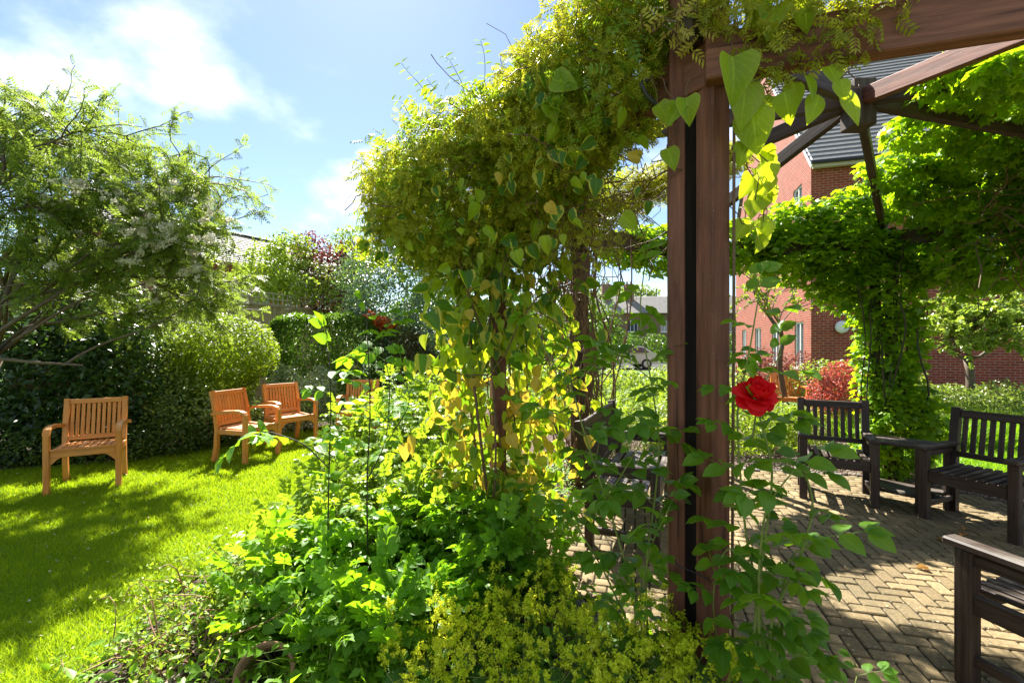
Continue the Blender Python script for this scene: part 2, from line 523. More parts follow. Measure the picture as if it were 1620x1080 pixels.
def leaf_cloud(name, tpls, P, A, N, S, T):
    """one mesh of many leaves"""
    P = np.asarray(P); n = len(P)
    which = RNG.integers(0, len(tpls), n)
    Vs, Fs, Ts, Us = [], [], [], []
    base = 0
    for k, (v, f, u) in enumerate(tpls):
        m = which == k
        if not m.any(): continue
        x, y, z = orient(A[m], N[m])
        s = S[m][:, None, None]
        W = P[m][:, None, :] + s * (v[None, :, :1] * x[:, None, :] + v[None, :, 1:2] * y[:, None, :] + v[None, :, 2:] * z[:, None, :])
        c = len(W)
        Vs.append(W.reshape(-1, 3))
        Fs.append((f[None] + (np.arange(c) * len(v))[:, None, None] + base).reshape(-1, 3))
        Ts.append(np.repeat(T[m], len(v))); Us.append(np.tile(u, (c, 1)))
        base += c * len(v)
    return raw_mesh(name, np.concatenate(Vs), np.concatenate(Fs), tint=np.concatenate(Ts), uv=np.concatenate(Us), smooth=True)

def visible_first(P, S):
    d = np.maximum(P[:, 1], .3)
    px = 810 + P[:, 0] * F_PX / d; py = HOR - (P[:, 2] - CAM_H) * F_PX / d
    inside = (px > -10) & (px < 1630) & (py > -10) & (py < 1090) & (P[:, 1] > .4)
    return np.argsort(-(S / d) * np.where(inside, 1, .001))

_variants = {}
def leaf_objects(root, key, tpls, P, A, N, S, T, mat, name='leaf', nvar=5):
    """each leaf an object of its own, sharing a few meshes"""
    if key not in _variants:
        _variants[key] = [raw_mesh(name, v, f, tint=(k + .5) / nvar, uv=u, smooth=True) for (v, f, u) in tpls for k in range(nvar)]
        for me in _variants[key]: me.materials.append(mat)
    ms = _variants[key]
    inv = np.array(root.matrix_basis.inverted())
    x, y, z = orient(A, N)
    for i in range(len(P)):
        mt = np.eye(4)
        mt[:3, 0] = x[i] * S[i]; mt[:3, 1] = y[i] * S[i]; mt[:3, 2] = z[i] * S[i]; mt[:3, 3] = P[i]
        k = int(RNG.integers(0, len(tpls))) * nvar + min(nvar - 1, int(T[i] * nvar))
        ob(name, ms[k], None, root, mtx=Matrix((inv @ mt).tolist()))

def local(root, me):
    """world-space mesh data -> the local space of root"""
    me.transform(root.matrix_basis.inverted())
    return me

def foliage(root, key, tpls, P, A, N, S, T, mat, nparts=0, name='foliage', leaf_name='leaf'):
    o = visible_first(P, S)
    if nparts:
        i = o[:nparts]
        leaf_objects(root, key, tpls, P[i], A[i], N[i], S[i], T[i], mat, leaf_name)
        o = o[nparts:]
    if len(o):
        me = leaf_cloud(name, tpls, P[o], A[o], N[o], S[o], T[o])
        ob(name, local(root, me), mat, root, kind='stuff')

def blob_points(blobs, n, shell=.45, lump=.18, lf=3.0, seed=0.0, cull=.55):
    B = np.array(blobs, float)
    w = B[:, 3] * B[:, 4] + B[:, 4] * B[:, 5] + B[:, 3] * B[:, 5]
    k = RNG.choice(len(B), int(n * 1.9), p=w / w.sum())
    d = unit(RNG.normal(0, 1, (len(k), 3)))
    r = 1 - shell * RNG.random(len(k)) ** 1.6
    P0 = B[k, :3] + d * B[k, 3:]
    r = r * (1 + lump * vnoise(P0, lf, seed) + lump * .5 * vnoise(P0, lf * 2.7, seed + 3))
    P = B[k, :3] + d * B[k, 3:] * r[:, None]
    nrm = unit(d / B[k, 3:])
    keep = P[:, 2] > .02
    for b in B:
        q = np.linalg.norm((P - b[:3]) / b[3:], axis=1)
        keep &= q > cull
    P, nrm = P[keep][:n], nrm[keep][:n]
    return P, nrm

def leaf_dirs(P, nrm, out=.6, up=.5, rnd=.6, droop=.3):
    n = len(P)
    N = unit(nrm * out + UP * up + RNG.normal(0, rnd, (n, 3)))
    A = RNG.normal(0, 1, (n, 3)) + nrm * .9 - UP * droop
    A = unit(A - N * (A * N).sum(1)[:, None])
    return A, N

def tints(P, seed=0.0, f=4.0, spread=.25):
    return np.clip(.5 + .3 * vnoise(P, f, seed) + RNG.normal(0, spread, len(P)), 0, 1)

def twigs(P0, targets, r0, r1, n=6, amp=.05, sides=5, seed=0, sag=0.0):
    g = G()
    for i, q in enumerate(targets):
        p0 = P0 if np.ndim(P0[0]) == 0 else P0[i]
        pts = wiggle(p0, q, n, amp, seed + i, sag)
        g.add(*tube(pts, np.linspace(r0, r1, n), sides))
    return g

def shrub(name, label, cat, blobs, n, tpls, size, mat, lump=.18, lf=3.0, shell=.45, group=None, stem='stem_dark',
          out=.6, up=.5, rnd=.6, droop=.3, nparts=0, key=None, nstems=7, seed=0.0, fname='foliage', vary=.3, spread=.25):
    B = np.array(blobs)
    base = (B[0, 0], B[0, 1], 0.0)
    root = thing(name, label, cat, base, 0, group)
    P, nr = blob_points(blobs, n, shell, lump, lf, seed)
    A, N = leaf_dirs(P, nr, out, up, rnd, droop)
    S = size * (1 + RNG.uniform(-vary, vary, len(P)))
    foliage(root, key or name + str(seed), tpls, P, A, N, S, tints(P, seed, spread=spread), M[mat], nparts, fname)
    if nstems:
        tg = []; st = []
        for i in range(nstems):
            b = B[i % len(B)]
            q = b[:3] + RNG.uniform(-.6, .6, 3) * b[3:]
            q[2] = max(q[2], .15)
            tg.append(q); st.append(np.array([base[0], base[1], -.02]) + RNG.normal(0, .05, 3) * (1, 1, 0))
        g = twigs(st, tg, .018, .006, 6, .06, 5, int(seed * 10))
        ob('stem', local(root, g.mesh('stem', True)), M[stem], root)
    return root

# leaf materials
M['lf_tree'] = leaf_mat('tree_leaf', (.055, .105, .03), (.16, .21, .05), (.30, .40, .09), .46)
M['lf_laurel'] = leaf_mat('dark_evergreen_leaf', (.022, .052, .020), (.055, .105, .038), (.07, .14, .03), .28, rough=.32, spec=.45)
M['lf_topiary'] = leaf_mat('topiary_leaf', (.085, .155, .014), (.25, .30, .02), (.34, .46, .03), .4)
M['lf_hedge'] = leaf_mat('hedge_leaf', (.035, .085, .018), (.11, .18, .025), (.16, .30, .03), .35, rough=.35)
M['lf_box'] = leaf_mat('low_hedge_leaf', (.025, .06, .016), (.09, .13, .025), (.1, .2, .03), .3, rough=.35)
M['lf_varieg'] = leaf_mat('pale_shrub_leaf', (.06, .11, .03), (.30, .34, .16), (.25, .36, .08), .35, rough=.3, spec=.6)
M['lf_white'] = leaf_mat('white_edged_leaf', (.11, .18, .07), (.52, .55, .42), (.36, .44, .2), .35, rough=.35)
M['lf_glauc'] = leaf_mat('grey_green_leaf', (.055, .10, .065), (.17, .23, .15), (.16, .28, .1), .32, rough=.33, spec=.6)
M['lf_lime'] = leaf_mat('lime_shrub_leaf', (.12, .20, .03), (.28, .35, .05), (.36, .48, .06), .45)
M['lf_purple'] = leaf_mat('purple_shrub_leaf', (.07, .025, .022), (.20, .075, .055), (.30, .07, .05), .35)
M['lf_orange'] = leaf_mat('orange_shoot_leaf', (.50, .07, .012), (.75, .20, .03), (.8, .18, .03), .4)
M['lf_jas'] = leaf_mat('yellow_green_jasmine_leaf', (.15, .18, .016), (.44, .40, .07), (.50, .50, .05), .42, rough=.4)
M['lf_jas_tip'] = leaf_mat('pale_yellow_jasmine_leaf', (.55, .42, .10), (.72, .60, .22), (.7, .55, .12), .4)
M['lf_ivy'] = leaf_mat('variegated_ivy_leaf', (.022, .075, .014), (.07, .16, .02), (.26, .46, .025), .45, rough=.38, spec=.35, edge=((.62, .55, .06), (.75, .70, .05)), soft=.02)
M['lf_limeivy'] = leaf_mat('lime_ivy_leaf', (.15, .26, .015), (.34, .42, .03), (.56, .68, .03), .48, rough=.38, spec=.35, edge=((.36, .40, .05), (.54, .62, .05)), soft=.14)
M['lf_conifer'] = leaf_mat('conifer_leaf', (.05, .045, .02), (.12, .10, .04), (.12, .12, .04), .25)
M['lf_yellow'] = leaf_mat('yellow_ivy_leaf', (.60, .48, .03), (.78, .50, .11), (.85, .60, .05), .45, rough=.4, veins=True)
M['lf_rose'] = leaf_mat('rose_leaf', (.036, .11, .018), (.11, .22, .028), (.34, .58, .03), .45, rough=.36, spec=.38, veins=True)
M['lf_rug'] = leaf_mat('bed_shrub_leaf', (.06, .16, .018), (.15, .28, .03), (.34, .60, .03), .45, rough=.42, veins=True)
M['lf_bed'] = leaf_mat('pale_bed_shrub_leaf', (.08, .16, .02), (.19, .28, .045), (.40, .54, .05), .45, rough=.42)
M['lf_creeper'] = leaf_mat('creeper_leaf', (.065, .17, .014), (.18, .31, .022), (.46, .66, .025), .5, rough=.42)
M['lf_mantle'] = leaf_mat('round_lobed_leaf', (.06, .14, .05), (.14, .24, .09), (.24, .4, .07), .35, rough=.5)
M['fl_mantle'] = leaf_mat('yellow_green_floret', (.50, .60, .03), (.78, .78, .10), (.78, .80, .06), .4, rough=.6, spec=.15)
M['fl_white'] = leaf_mat('cream_floret', (.66, .60, .46), (.85, .80, .68), (.85, .80, .62), .45, rough=.6, spec=.2)
M['lf_red'] = leaf_mat('red_shrub_leaf', (.32, .05, .035), (.55, .14, .09), (.6, .12, .07), .35)
M['lf_apple'] = leaf_mat('small_tree_leaf', (.09, .17, .04), (.30, .36, .15), (.40, .52, .10), .42, rough=.36, spec=.38)
M['grass'] = leaf_mat('grass_blade', (.11, .215, .012), (.27, .335, .022), (.42, .55, .025), .5, rough=.6, spec=.12)
M['grass_long'] = leaf_mat('long_grass_blade', (.10, .22, .02), (.22, .32, .05), (.32, .55, .03), .45, rough=.45)
# ------------------------------------------------------------------ ground, lawn, beds, patio
def poly_mesh(name, pts, z, sub=0, bump=0.0):
    V = [(x, y, z) for x, y in pts]
    return raw_mesh(name, V, [tuple(range(len(V)))])

def ground_mat(name, c0, c1, c2, s1=3.0, s2=60.0, rough=.95, bump=.6):
    m, t, out = mat_new(name)
    geo = nd(t, 'ShaderNodeNewGeometry')
    a = nd(t, 'ShaderNodeTexNoise', {'Vector': geo.outputs['Position'], 'Scale': s1, 'Detail': 6.0})
    b = nd(t, 'ShaderNodeTexNoise', {'Vector': geo.outputs['Position'], 'Scale': s2, 'Detail': 4.0, 'Roughness': .7})
    c = mixc(t, ramp(t, a.outputs['Fac'], .35, .65), c0, c1)
    c = mixc(t, ramp(t, b.outputs['Fac'], .45, .65), c, c2)
    p = nd(t, 'ShaderNodeBsdfPrincipled', {'Base Color': c, 'Roughness': rough, 'Specular IOR Level': .15})
    bm = nd(t, 'ShaderNodeBump', {'Height': b.outputs['Fac'], 'Strength': bump, 'Distance': .02})
    t.links.new(bm.outputs[0], p.inputs['Normal'])
    t.links.new(p.outputs[0], out.inputs[0])
    return m
M['ground'] = ground_mat('rough_grass_ground', (.07, .12, .02), (.10, .15, .03), (.05, .09, .015), .3, 8.0)
M['soil'] = ground_mat('soil_and_mulch', (.055, .035, .024), (.10, .07, .052), (.16, .115, .09), 2.0, 70.0)
M['lawn'] = ground_mat('lawn_turf', (.12, .21, .012), (.19, .26, .016), (.09, .16, .01), 1.6, 90.0)
M['sand'] = ground_mat('joint_sand', (.028, .026, .016), (.045, .038, .024), (.02, .02, .012), 4.0, 120.0)
M['asphalt'] = ground_mat('asphalt', (.05, .05, .05), (.06, .06, .06), (.04, .04, .04), 1.0, 60.0)

struct('ground', poly_mesh('ground', [(-900, -900), (900, -900), (900, 900), (-900, 900)], -.034), M['ground'])
struct('flower_bed', poly_mesh('flower_bed', [(-9, -2), (9.5, -2), (9.5, 11), (-9, 11)], -.012), M['soil'])
struct('street', poly_mesh('street', [(2, 27), (40, 27), (40, 37), (2, 37)], -.022), M['asphalt'])
LAWN = [(-9.5, .2), (-1.75, .2), (-1.85, 1.6), (-1.95, 2.4), (-2.05, 2.9), (-1.80, 3.4), (-1.88, 4.3), (-1.85, 5.4), (-1.5, 6.5),
        (-.4, 7.2), (1.2, 7.9), (1.0, 9.2), (-1.6, 9.4), (-3.2, 8.6), (-4.2, 7.2), (-4.75, 5.95), (-6.2, 5.35), (-9.5, 5.0)]
struct('lawn', poly_mesh('lawn', LAWN, 0.0), M['lawn'])
LAWN_R = [(4.6, 5.9), (5.9, 4.5), (9.2, 4.6), (9.2, 7.4), (5.4, 7.6)]
struct('side_lawn', poly_mesh('side_lawn', LAWN_R, 0.0), M['lawn'])

def in_poly(P, poly):
    x, y = P[:, 0], P[:, 1]; ins = np.zeros(len(P), bool)
    for i in range(len(poly)):
        x0, y0 = poly[i]; x1, y1 = poly[i - 1]
        c = ((y0 > y) != (y1 > y)) & (x < (x1 - x0) * (y - y0) / (y1 - y0 + 1e-12) + x0)
        ins ^= c
    return ins

def grass(name, label, poly, n, hgt, wid, mat, power=1.0, box=None):
    x0, x1, y0, y1 = box
    u = RNG.random(n * 3) ** power
    P = np.stack([RNG.uniform(x0, x1, n * 3), y0 + (y1 - y0) * u, np.zeros(n * 3)], 1)
    edge = .06 * vnoise(P, 9, 1.0)[:, None] * np.array([1, 1, 0])
    P = P[in_poly(P + edge, poly)]
    px = 810 + P[:, 0] * F_PX / P[:, 1]
    P = P[(px > -900) & (px < 1850)][:n]
    m = len(P)
    a = RNG.uniform(0, 2 * np.pi, m); lean = RNG.normal(0, .5, (m, 2))
    patch = vnoise(P, 2.3, 2.0) * .5 + vnoise(P, 6.0, 5.0) * .5
    h = hgt * RNG.uniform(.55, 1.25, m) * (1 + .22 * patch)
    w = wid * (.6 + P[:, 1] / 4.0)
    d = np.stack([np.cos(a), np.sin(a), np.zeros(m)], 1) * w[:, None] / 2
    tip = np.stack([lean[:, 0] * h, lean[:, 1] * h, h], 1)
    V = np.stack([P - d, P + d, P + tip], 1).reshape(-1, 3)
    F = np.arange(m * 3, dtype=np.int32).reshape(-1, 3)
    T = np.clip(.5 + .35 * patch + RNG.normal(0, .22, m), 0, 1)
    o = ob(name, raw_mesh(name, V, F, tint=np.repeat(T, 3)), M[mat], kind='stuff')
    tag(o, label, 'grass')
grass('grass', 'short bright green mown grass of the lawn with the teak chairs', LAWN, 290000, .042, .0042, 'grass', 1.5, (-9.5, 1.3, 1.2, 9.4))
grass('grass', 'bright green grass behind the dark armchairs on the right', LAWN_R, 22000, .075, .006, 'grass_long', 1.0, (4.5, 9.2, 4.4, 7.6))

# patio: octagon of clay pavers in herringbone
VTX = [np.array(p) for p in ((.82, 1.98), (-.10, 3.20), (.73, 4.93), (2.15, 5.75), (4.27, 5.24), (5.2, 3.4), (4.3, 1.6), (2.6, 1.30))]
CEN = np.array([2.70, 3.55])
PATIO = [tuple(CEN + (v - CEN) * k) for v, k in zip(VTX, (1.0, .93, .93, .90, .93, 1.03, 1.05, 1.0))]
PATIO = PATIO[:6] + [(5.4, .6), (2.6, .1), (.9, .9)]
patio = struct('patio', poly_mesh('patio', PATIO, .002), M['sand'])
def paver_mat():
    m, t, out = mat_new('clay_paver')
    oi = nd(t, 'ShaderNodeObjectInfo'); at_ = nd(t, 'ShaderNodeAttribute', attribute_name='tint')
    geo = nd(t, 'ShaderNodeNewGeometry')
    a = nd(t, 'ShaderNodeTexNoise', {'Vector': geo.outputs['Position'], 'Scale': 1.6, 'Detail': 5.0})
    b = nd(t, 'ShaderNodeTexNoise', {'Vector': geo.outputs['Position'], 'Scale': 55.0, 'Detail': 6.0, 'Roughness': .7})
    sp = nd(t, 'ShaderNodeTexNoise', {'Vector': geo.outputs['Position'], 'Scale': 170.0, 'Detail': 1.0})
    c = mixc(t, at_.outputs['Fac'], (.18, .128, .060), (.32, .232, .115))
    c = mixc(t, ramp(t, a.outputs['Fac'], .40, .66, 0, .75), c, (.11, .088, .045))
    c = mixc(t, ramp(t, b.outputs['Fac'], .42, .7, 0, .7), c, (.075, .06, .035))
    c = mixc(t, ramp(t, sp.outputs['Fac'], .70, .76), c, (.42, .38, .30))
    p = nd(t, 'ShaderNodeBsdfPrincipled', {'Base Color': c, 'Roughness': .85, 'Specular IOR Level': .25})
    bm = nd(t, 'ShaderNodeBump', {'Height': b.outputs['Fac'], 'Strength': .5, 'Distance': .006})
    t.links.new(bm.outputs[0], p.inputs['Normal']); t.links.new(p.outputs[0], out.inputs[0])
    return m
M['paver'] = paver_mat()
def pavers():
    W, Lb, gap = .084, .168, .009
    ang = math.radians(-15)
    ca, sa = math.cos(ang), math.sin(ang)
    items = []
    R = 50
    for x in range(-R, R):
        for y in range(-R, R):
            t = (x - y) % 4
            if t == 0: cx, cy, hor = (x + 1) * W, (y + .5) * W, True
            elif t == 3: cx, cy, hor = (x + .5) * W, (y + 1) * W, False
            else: continue
            wx, wy = CEN[0] + cx * ca - cy * sa, CEN[1] + cx * sa + cy * ca
            items.append((wx, wy, ang + (0 if hor else math.pi / 2)))
    I = np.array(items)
    I = I[in_poly(I, PATIO)]
    d = np.maximum(I[:, 1], .2)
    px = 810 + I[:, 0] * F_PX / d; py = HOR + CAM_H * F_PX / d
    vis = (px > 860) & (px < 1625) & (py < 1085)
    occ = np.where(px < 1150, .35, 1.0)
    o = np.argsort(-np.where(vis, occ / d, 0))
    ms = []
    for k in range(6):
        V, F, U = cbox(Lb - gap, W - gap, .06, .006)
        ms.append(raw_mesh('paver', V, F, tint=(k + .5) / 6)); ms[-1].materials.append(M['paver'])
    g = []
    for n_, i in enumerate(o):
        z = -.018 + RNG.normal(0, .0014)
        rot = (RNG.normal(0, .006), RNG.normal(0, .006), I[i, 2] + RNG.normal(0, .008))
        k = int(np.clip(3 + 2.4 * RNG.normal(), 0, 5))
        if n_ < 300:
            ob('paver', ms[k], None, patio, (I[i, 0], I[i, 1], z), rot)
        else:
            g.append((I[i, 0], I[i, 1], z, I[i, 2], (k + .5) / 6))
    V, F, U = cbox(Lb - gap, W - gap, .06, .006)
    F = tri(F)
    g = np.array(g)
    c, s = np.cos(g[:, 3])[:, None], np.sin(g[:, 3])[:, None]
    X = g[:, :1] + V[:, 0] * c - V[:, 1] * s; Y = g[:, 1:2] + V[:, 0] * s + V[:, 1] * c; Z = g[:, 2:3] + V[:, 2]
    WV = np.stack([X, Y, Z], 2).reshape(-1, 3)
    WF = (F[None] + (np.arange(len(g)) * len(V))[:, None, None]).reshape(-1, 3)
    ob('paver', raw_mesh('paver', WV, WF, tint=np.repeat(g[:, 4], len(V))), M['paver'], patio, kind='stuff')
pavers()
M['kerb'] = plain_mat('grey_edging_block', (.20, .19, .17), (.12, .115, .10), 40)
for i in (0, 1, 2, 3):                       # edging blocks round the patio
    a, b = np.array(PATIO[i]), np.array(PATIO[i + 1])
    n_ = int(np.linalg.norm(b - a) / .205); dr = unit(b - a); no = np.array([dr[1], -dr[0]])
    if np.dot(no, a - CEN) < 0: no = -no
    for k in range(n_):
        c = a + dr * (.1025 + .205 * k) + no * .055
        ob('edging_block', cbox_mesh('edging_block', .198, .098, .07, .008), M['kerb'], patio, (c[0], c[1], -.018 + RNG.normal(0, .003)),
           (RNG.normal(0, .02), RNG.normal(0, .02), math.atan2(dr[1], dr[0])))

lt = np.stack([RNG.uniform(-6.5, -1.5, 900), RNG.uniform(1.9, 6.5, 900), np.full(900, .03)], 1); lt = lt[in_poly(lt, LAWN)]
la, ln = leaf_dirs(lt, np.tile(UP, (len(lt), 1)), .2, 1.0, .5, 0)
M['lawn_litter'] = leaf_mat('lawn_litter', (.30, .22, .10), (.62, .56, .36), (.3, .25, .1), .15, rough=.7)
tag(ob('lawn_litter', leaf_cloud('lawn_litter', [L_FLAT], lt, la, ln, RNG.uniform(.008, .028, len(lt)), RNG.random(len(lt))), M['lawn_litter'], kind='stuff'), 'small dry leaf scraps and petals fallen on the lawn', 'leaf litter')

# bark chips round the patio, litter on it
def chips(name, label, cat, region, n, size, mat, z=.01):
    P = region(n)
    m = len(P)
    V, F, U = cbox(1, .42, .16, .05)
    F = tri(F)
    a = RNG.uniform(0, 6.28, m); tl = RNG.normal(0, .35, m)
    x = np.stack([np.cos(a) * np.cos(tl), np.sin(a) * np.cos(tl), np.sin(tl)], 1)
    y = unit(np.cross(UP + RNG.normal(0, .3, (m, 3)), x)); zz = np.cross(x, y)
    s = size * RNG.uniform(.4, 1.3, m)
    P[:, 2] = z + RNG.random(m) * .02
    W = P[:, None] + s[:, None, None] * (V[None, :, :1] * x[:, None] + V[None, :, 1:2] * y[:, None] + V[None, :, 2:] * zz[:, None])
    Fs = (F[None] + (np.arange(m) * len(V))[:, None, None]).reshape(-1, 3)
    o = ob(name, raw_mesh(name, W.reshape(-1, 3), Fs, tint=np.repeat(RNG.random(m), len(V))), M[mat], kind='stuff')
    return tag(o, label, cat)
M['chip'] = leaf_mat('bark_chip', (.13, .085, .06), (.42, .33, .27), (.2, .15, .1), .03, rough=.8, spec=.2)
def chip_region(n):
    P = np.stack([RNG.uniform(.4, 6.4, n * 4), RNG.uniform(3.2, 7.2, n * 4), np.zeros(n * 4)], 1)
    e = in_poly(P, PATIO) | in_poly(P, LAWN_R)
    return P[~e][:n]
chips('bark_chippings', 'pale bark chippings on the bed behind the dark armchairs', 'bark chips', chip_region, 16000, .034, 'chip')
def chip_region2(n):
    P = np.stack([RNG.uniform(-1.95, .9, n * 4), RNG.uniform(1.5, 4.2, n * 4), np.zeros(n * 4)], 1)
    e = in_poly(P, PATIO) | in_poly(P, LAWN)
    return P[~e][:n]
chips('bark_chippings', 'bark chippings and dead leaves on the bed beside the lawn', 'bark chips', chip_region2, 7000, .032, 'chip')
M['petal_litter'] = leaf_mat('fallen_petal', (.38, .31, .16), (.70, .64, .48), (.4, .3, .1), .15, rough=.7)
def litter_region(n):
    P = np.stack([RNG.uniform(.8, 4.6, n * 4), RNG.uniform(1.4, 5.2, n * 4), np.zeros(n * 4)], 1)
    return P[in_poly(P, PATIO)][:n]
lit = litter_region(1500); lit[:, 2] = .014
la, ln = leaf_dirs(lit, np.tile(UP, (len(lit), 1)), .2, 1.2, .25, 0)
o = ob('fallen_petals', leaf_cloud('fallen_petals', [L_FLAT], lit, la, ln, RNG.uniform(.006, .018, len(lit)), RNG.random(len(lit))), M['petal_litter'], kind='stuff')
tag(o, 'small pale petals and leaf scraps scattered over the paved patio', 'petals')
M['dry_leaf'] = leaf_mat('dry_leaf', (.22, .10, .03), (.50, .30, .08), (.4, .2, .05), .2, rough=.7)
for (px, py), lb in zip(((1515, 938), (1524, 842), (1500, 862), (1470, 905), (1530, 850)),
                        ('curled brown fallen leaf on the sunny pavers left of the near dark armchair', 'yellow fallen leaf on shaded pavers in front of the right dark armchair',
                         'ochre fallen leaf on pavers below the corner table', 'pale fallen leaf on the open patio pavers', 'small golden fallen leaf beside the yellow one on shaded pavers')):
    p = gnd(px, py); v, f, u = leaf_grid(lambda v: ovate(v, .36), 4, 5, .5, .1)
    l = ob('fallen_leaf', raw_mesh('fallen_leaf', v, f, tint=RNG.random(), uv=u, smooth=True), M['dry_leaf'], None, (p[0], p[1], .017), (.15, .1, RNG.uniform(0, 6)))
    l.scale = (.075,) * 3
    tag(l, lb, 'leaf')

# ------------------------------------------------------------------ pergola
perg = thing('pergola', 'octagonal brown timber pergola with paired posts, ring beams and rafters meeting at a hub', 'pergola', (CEN[0], CEN[1], 0))
Z0, Z1 = 2.58, 2.765
def ppart(name, me, mat='post_dark'): return ob(name, local(perg, me), M[mat], perg)
for i, v in enumerate(VTX):
    out_ = unit(v - CEN); tan = np.array([-out_[1], out_[0]])
    if i == 0:
        for (x, y), yaw, w_, d_, mt_ in (((.862, 1.955), 21.5, .098, .098, 'post'), ((.742, 2.06), -14, .068, .098, 'post'), ((.805, 2.10), -14, .13, .05, 'old_timber')):
            V, F, U = cbox(w_, d_, 3.2, .006)
            a = math.radians(yaw); R_ = np.array([[math.cos(a), -math.sin(a), 0], [math.sin(a), math.cos(a), 0], [0, 0, 1]])
            V = V @ R_.T + np.array([x, y, 1.55])
            ppart('post' if mt_ == 'post' else 'spacer', raw_mesh('post', V, F, uv=U), mt_)
    else:
        for s in (-1, 1):
            c = v + tan * s * .075
            V, F, U = cbox(.095, .095, 2.85, .006)
            a = math.atan2(out_[1], out_[0]); R_ = np.array([[math.cos(a), -math.sin(a), 0], [math.sin(a), math.cos(a), 0], [0, 0, 1]])
            V = V @ R_.T + np.array([c[0], c[1], 1.40])
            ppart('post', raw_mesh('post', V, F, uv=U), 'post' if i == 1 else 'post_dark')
    w = VTX[(i + 1) % 8]
    if i == 7:                                   # the near beam in front of the paired post
        a0, a1 = np.array([.80, 1.885]), np.array([2.62, 1.335])
    else:
        d = unit(w - v); a0, a1 = v - d * .16, w + d * .16
    dz = 0.0 if i % 2 else .012
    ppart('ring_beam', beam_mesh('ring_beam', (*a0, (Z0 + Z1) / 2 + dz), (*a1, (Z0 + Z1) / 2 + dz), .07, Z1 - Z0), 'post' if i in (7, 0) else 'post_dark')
HUBZ = 3.40
for i, v in enumerate(VTX):
    out_ = unit(v - CEN)
    p0 = np.array([*(CEN + out_ * .07), HUBZ]); p1 = np.array([*(v + out_ * .12), Z1 + .06])
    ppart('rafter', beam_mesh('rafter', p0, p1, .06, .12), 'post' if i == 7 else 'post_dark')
V, F, U = cbox(.17, .17, .36, .01)
ppart('hub', raw_mesh('hub', V + np.array([CEN[0], CEN[1], 3.36]), F, uv=U))
g = G()                                          # iron hook on the near post
pb = [at(1068, 192, 2.02), at(1045, 172, 2.0), at(1022, 150, 1.98), at(1014, 132, 1.97), at(1019, 124, 1.97), at(1026, 130, 1.97)]
g.add(*tube(pb, .009, 8)); ppart('hook', g.mesh('hook', True), 'metal')
g = G(); g.add(*tube(wiggle(at(1056, 880, 1.97), at(1140, 930, 1.90), 6, .01, 3, .01), .003, 5)); ppart('wire', g.mesh('wire', True), 'metal')

# ------------------------------------------------------------------ chairs and benches
def strap(path, w, th):
    """rectangular bar along a path in the yz plane, width w along x; local mesh"""
    P = np.asarray(path, float); n = len(P)
    T = unit(np.gradient(P, axis=0)); Nn = np.stack([-T[:, 1], T[:, 0]], 1)
    V = []
    for i in range(n):
        for sx, sn in ((-1, -1), (1, -1), (1, 1), (-1, 1)):
            V.append((sx * w / 2, P[i, 0] + sn * Nn[i, 0] * th / 2, P[i, 1] + sn * Nn[i, 1] * th / 2))
    F = [(0, 1, 2, 3), tuple(range(4 * n - 1, 4 * n - 5, -1))]
    for i in range(n - 1):
        for j in range(4):
            k = (j + 1) % 4
            F.append((4 * i + j, 4 * i + 4 + j, 4 * i + 4 + k, 4 * i + k))
    L = np.concatenate([[0], np.cumsum(np.linalg.norm(np.diff(P, axis=0), axis=1))])
    U = np.stack([np.repeat(L, 4), np.tile([0, w, w + th, 2 * w], n)], 1)
    return raw_mesh('bar', V, F, uv=U)

def tilt(m, y, z, a): return Matrix.Translation((0, y, z)) @ Matrix.Rotation(a, 4, 'X')

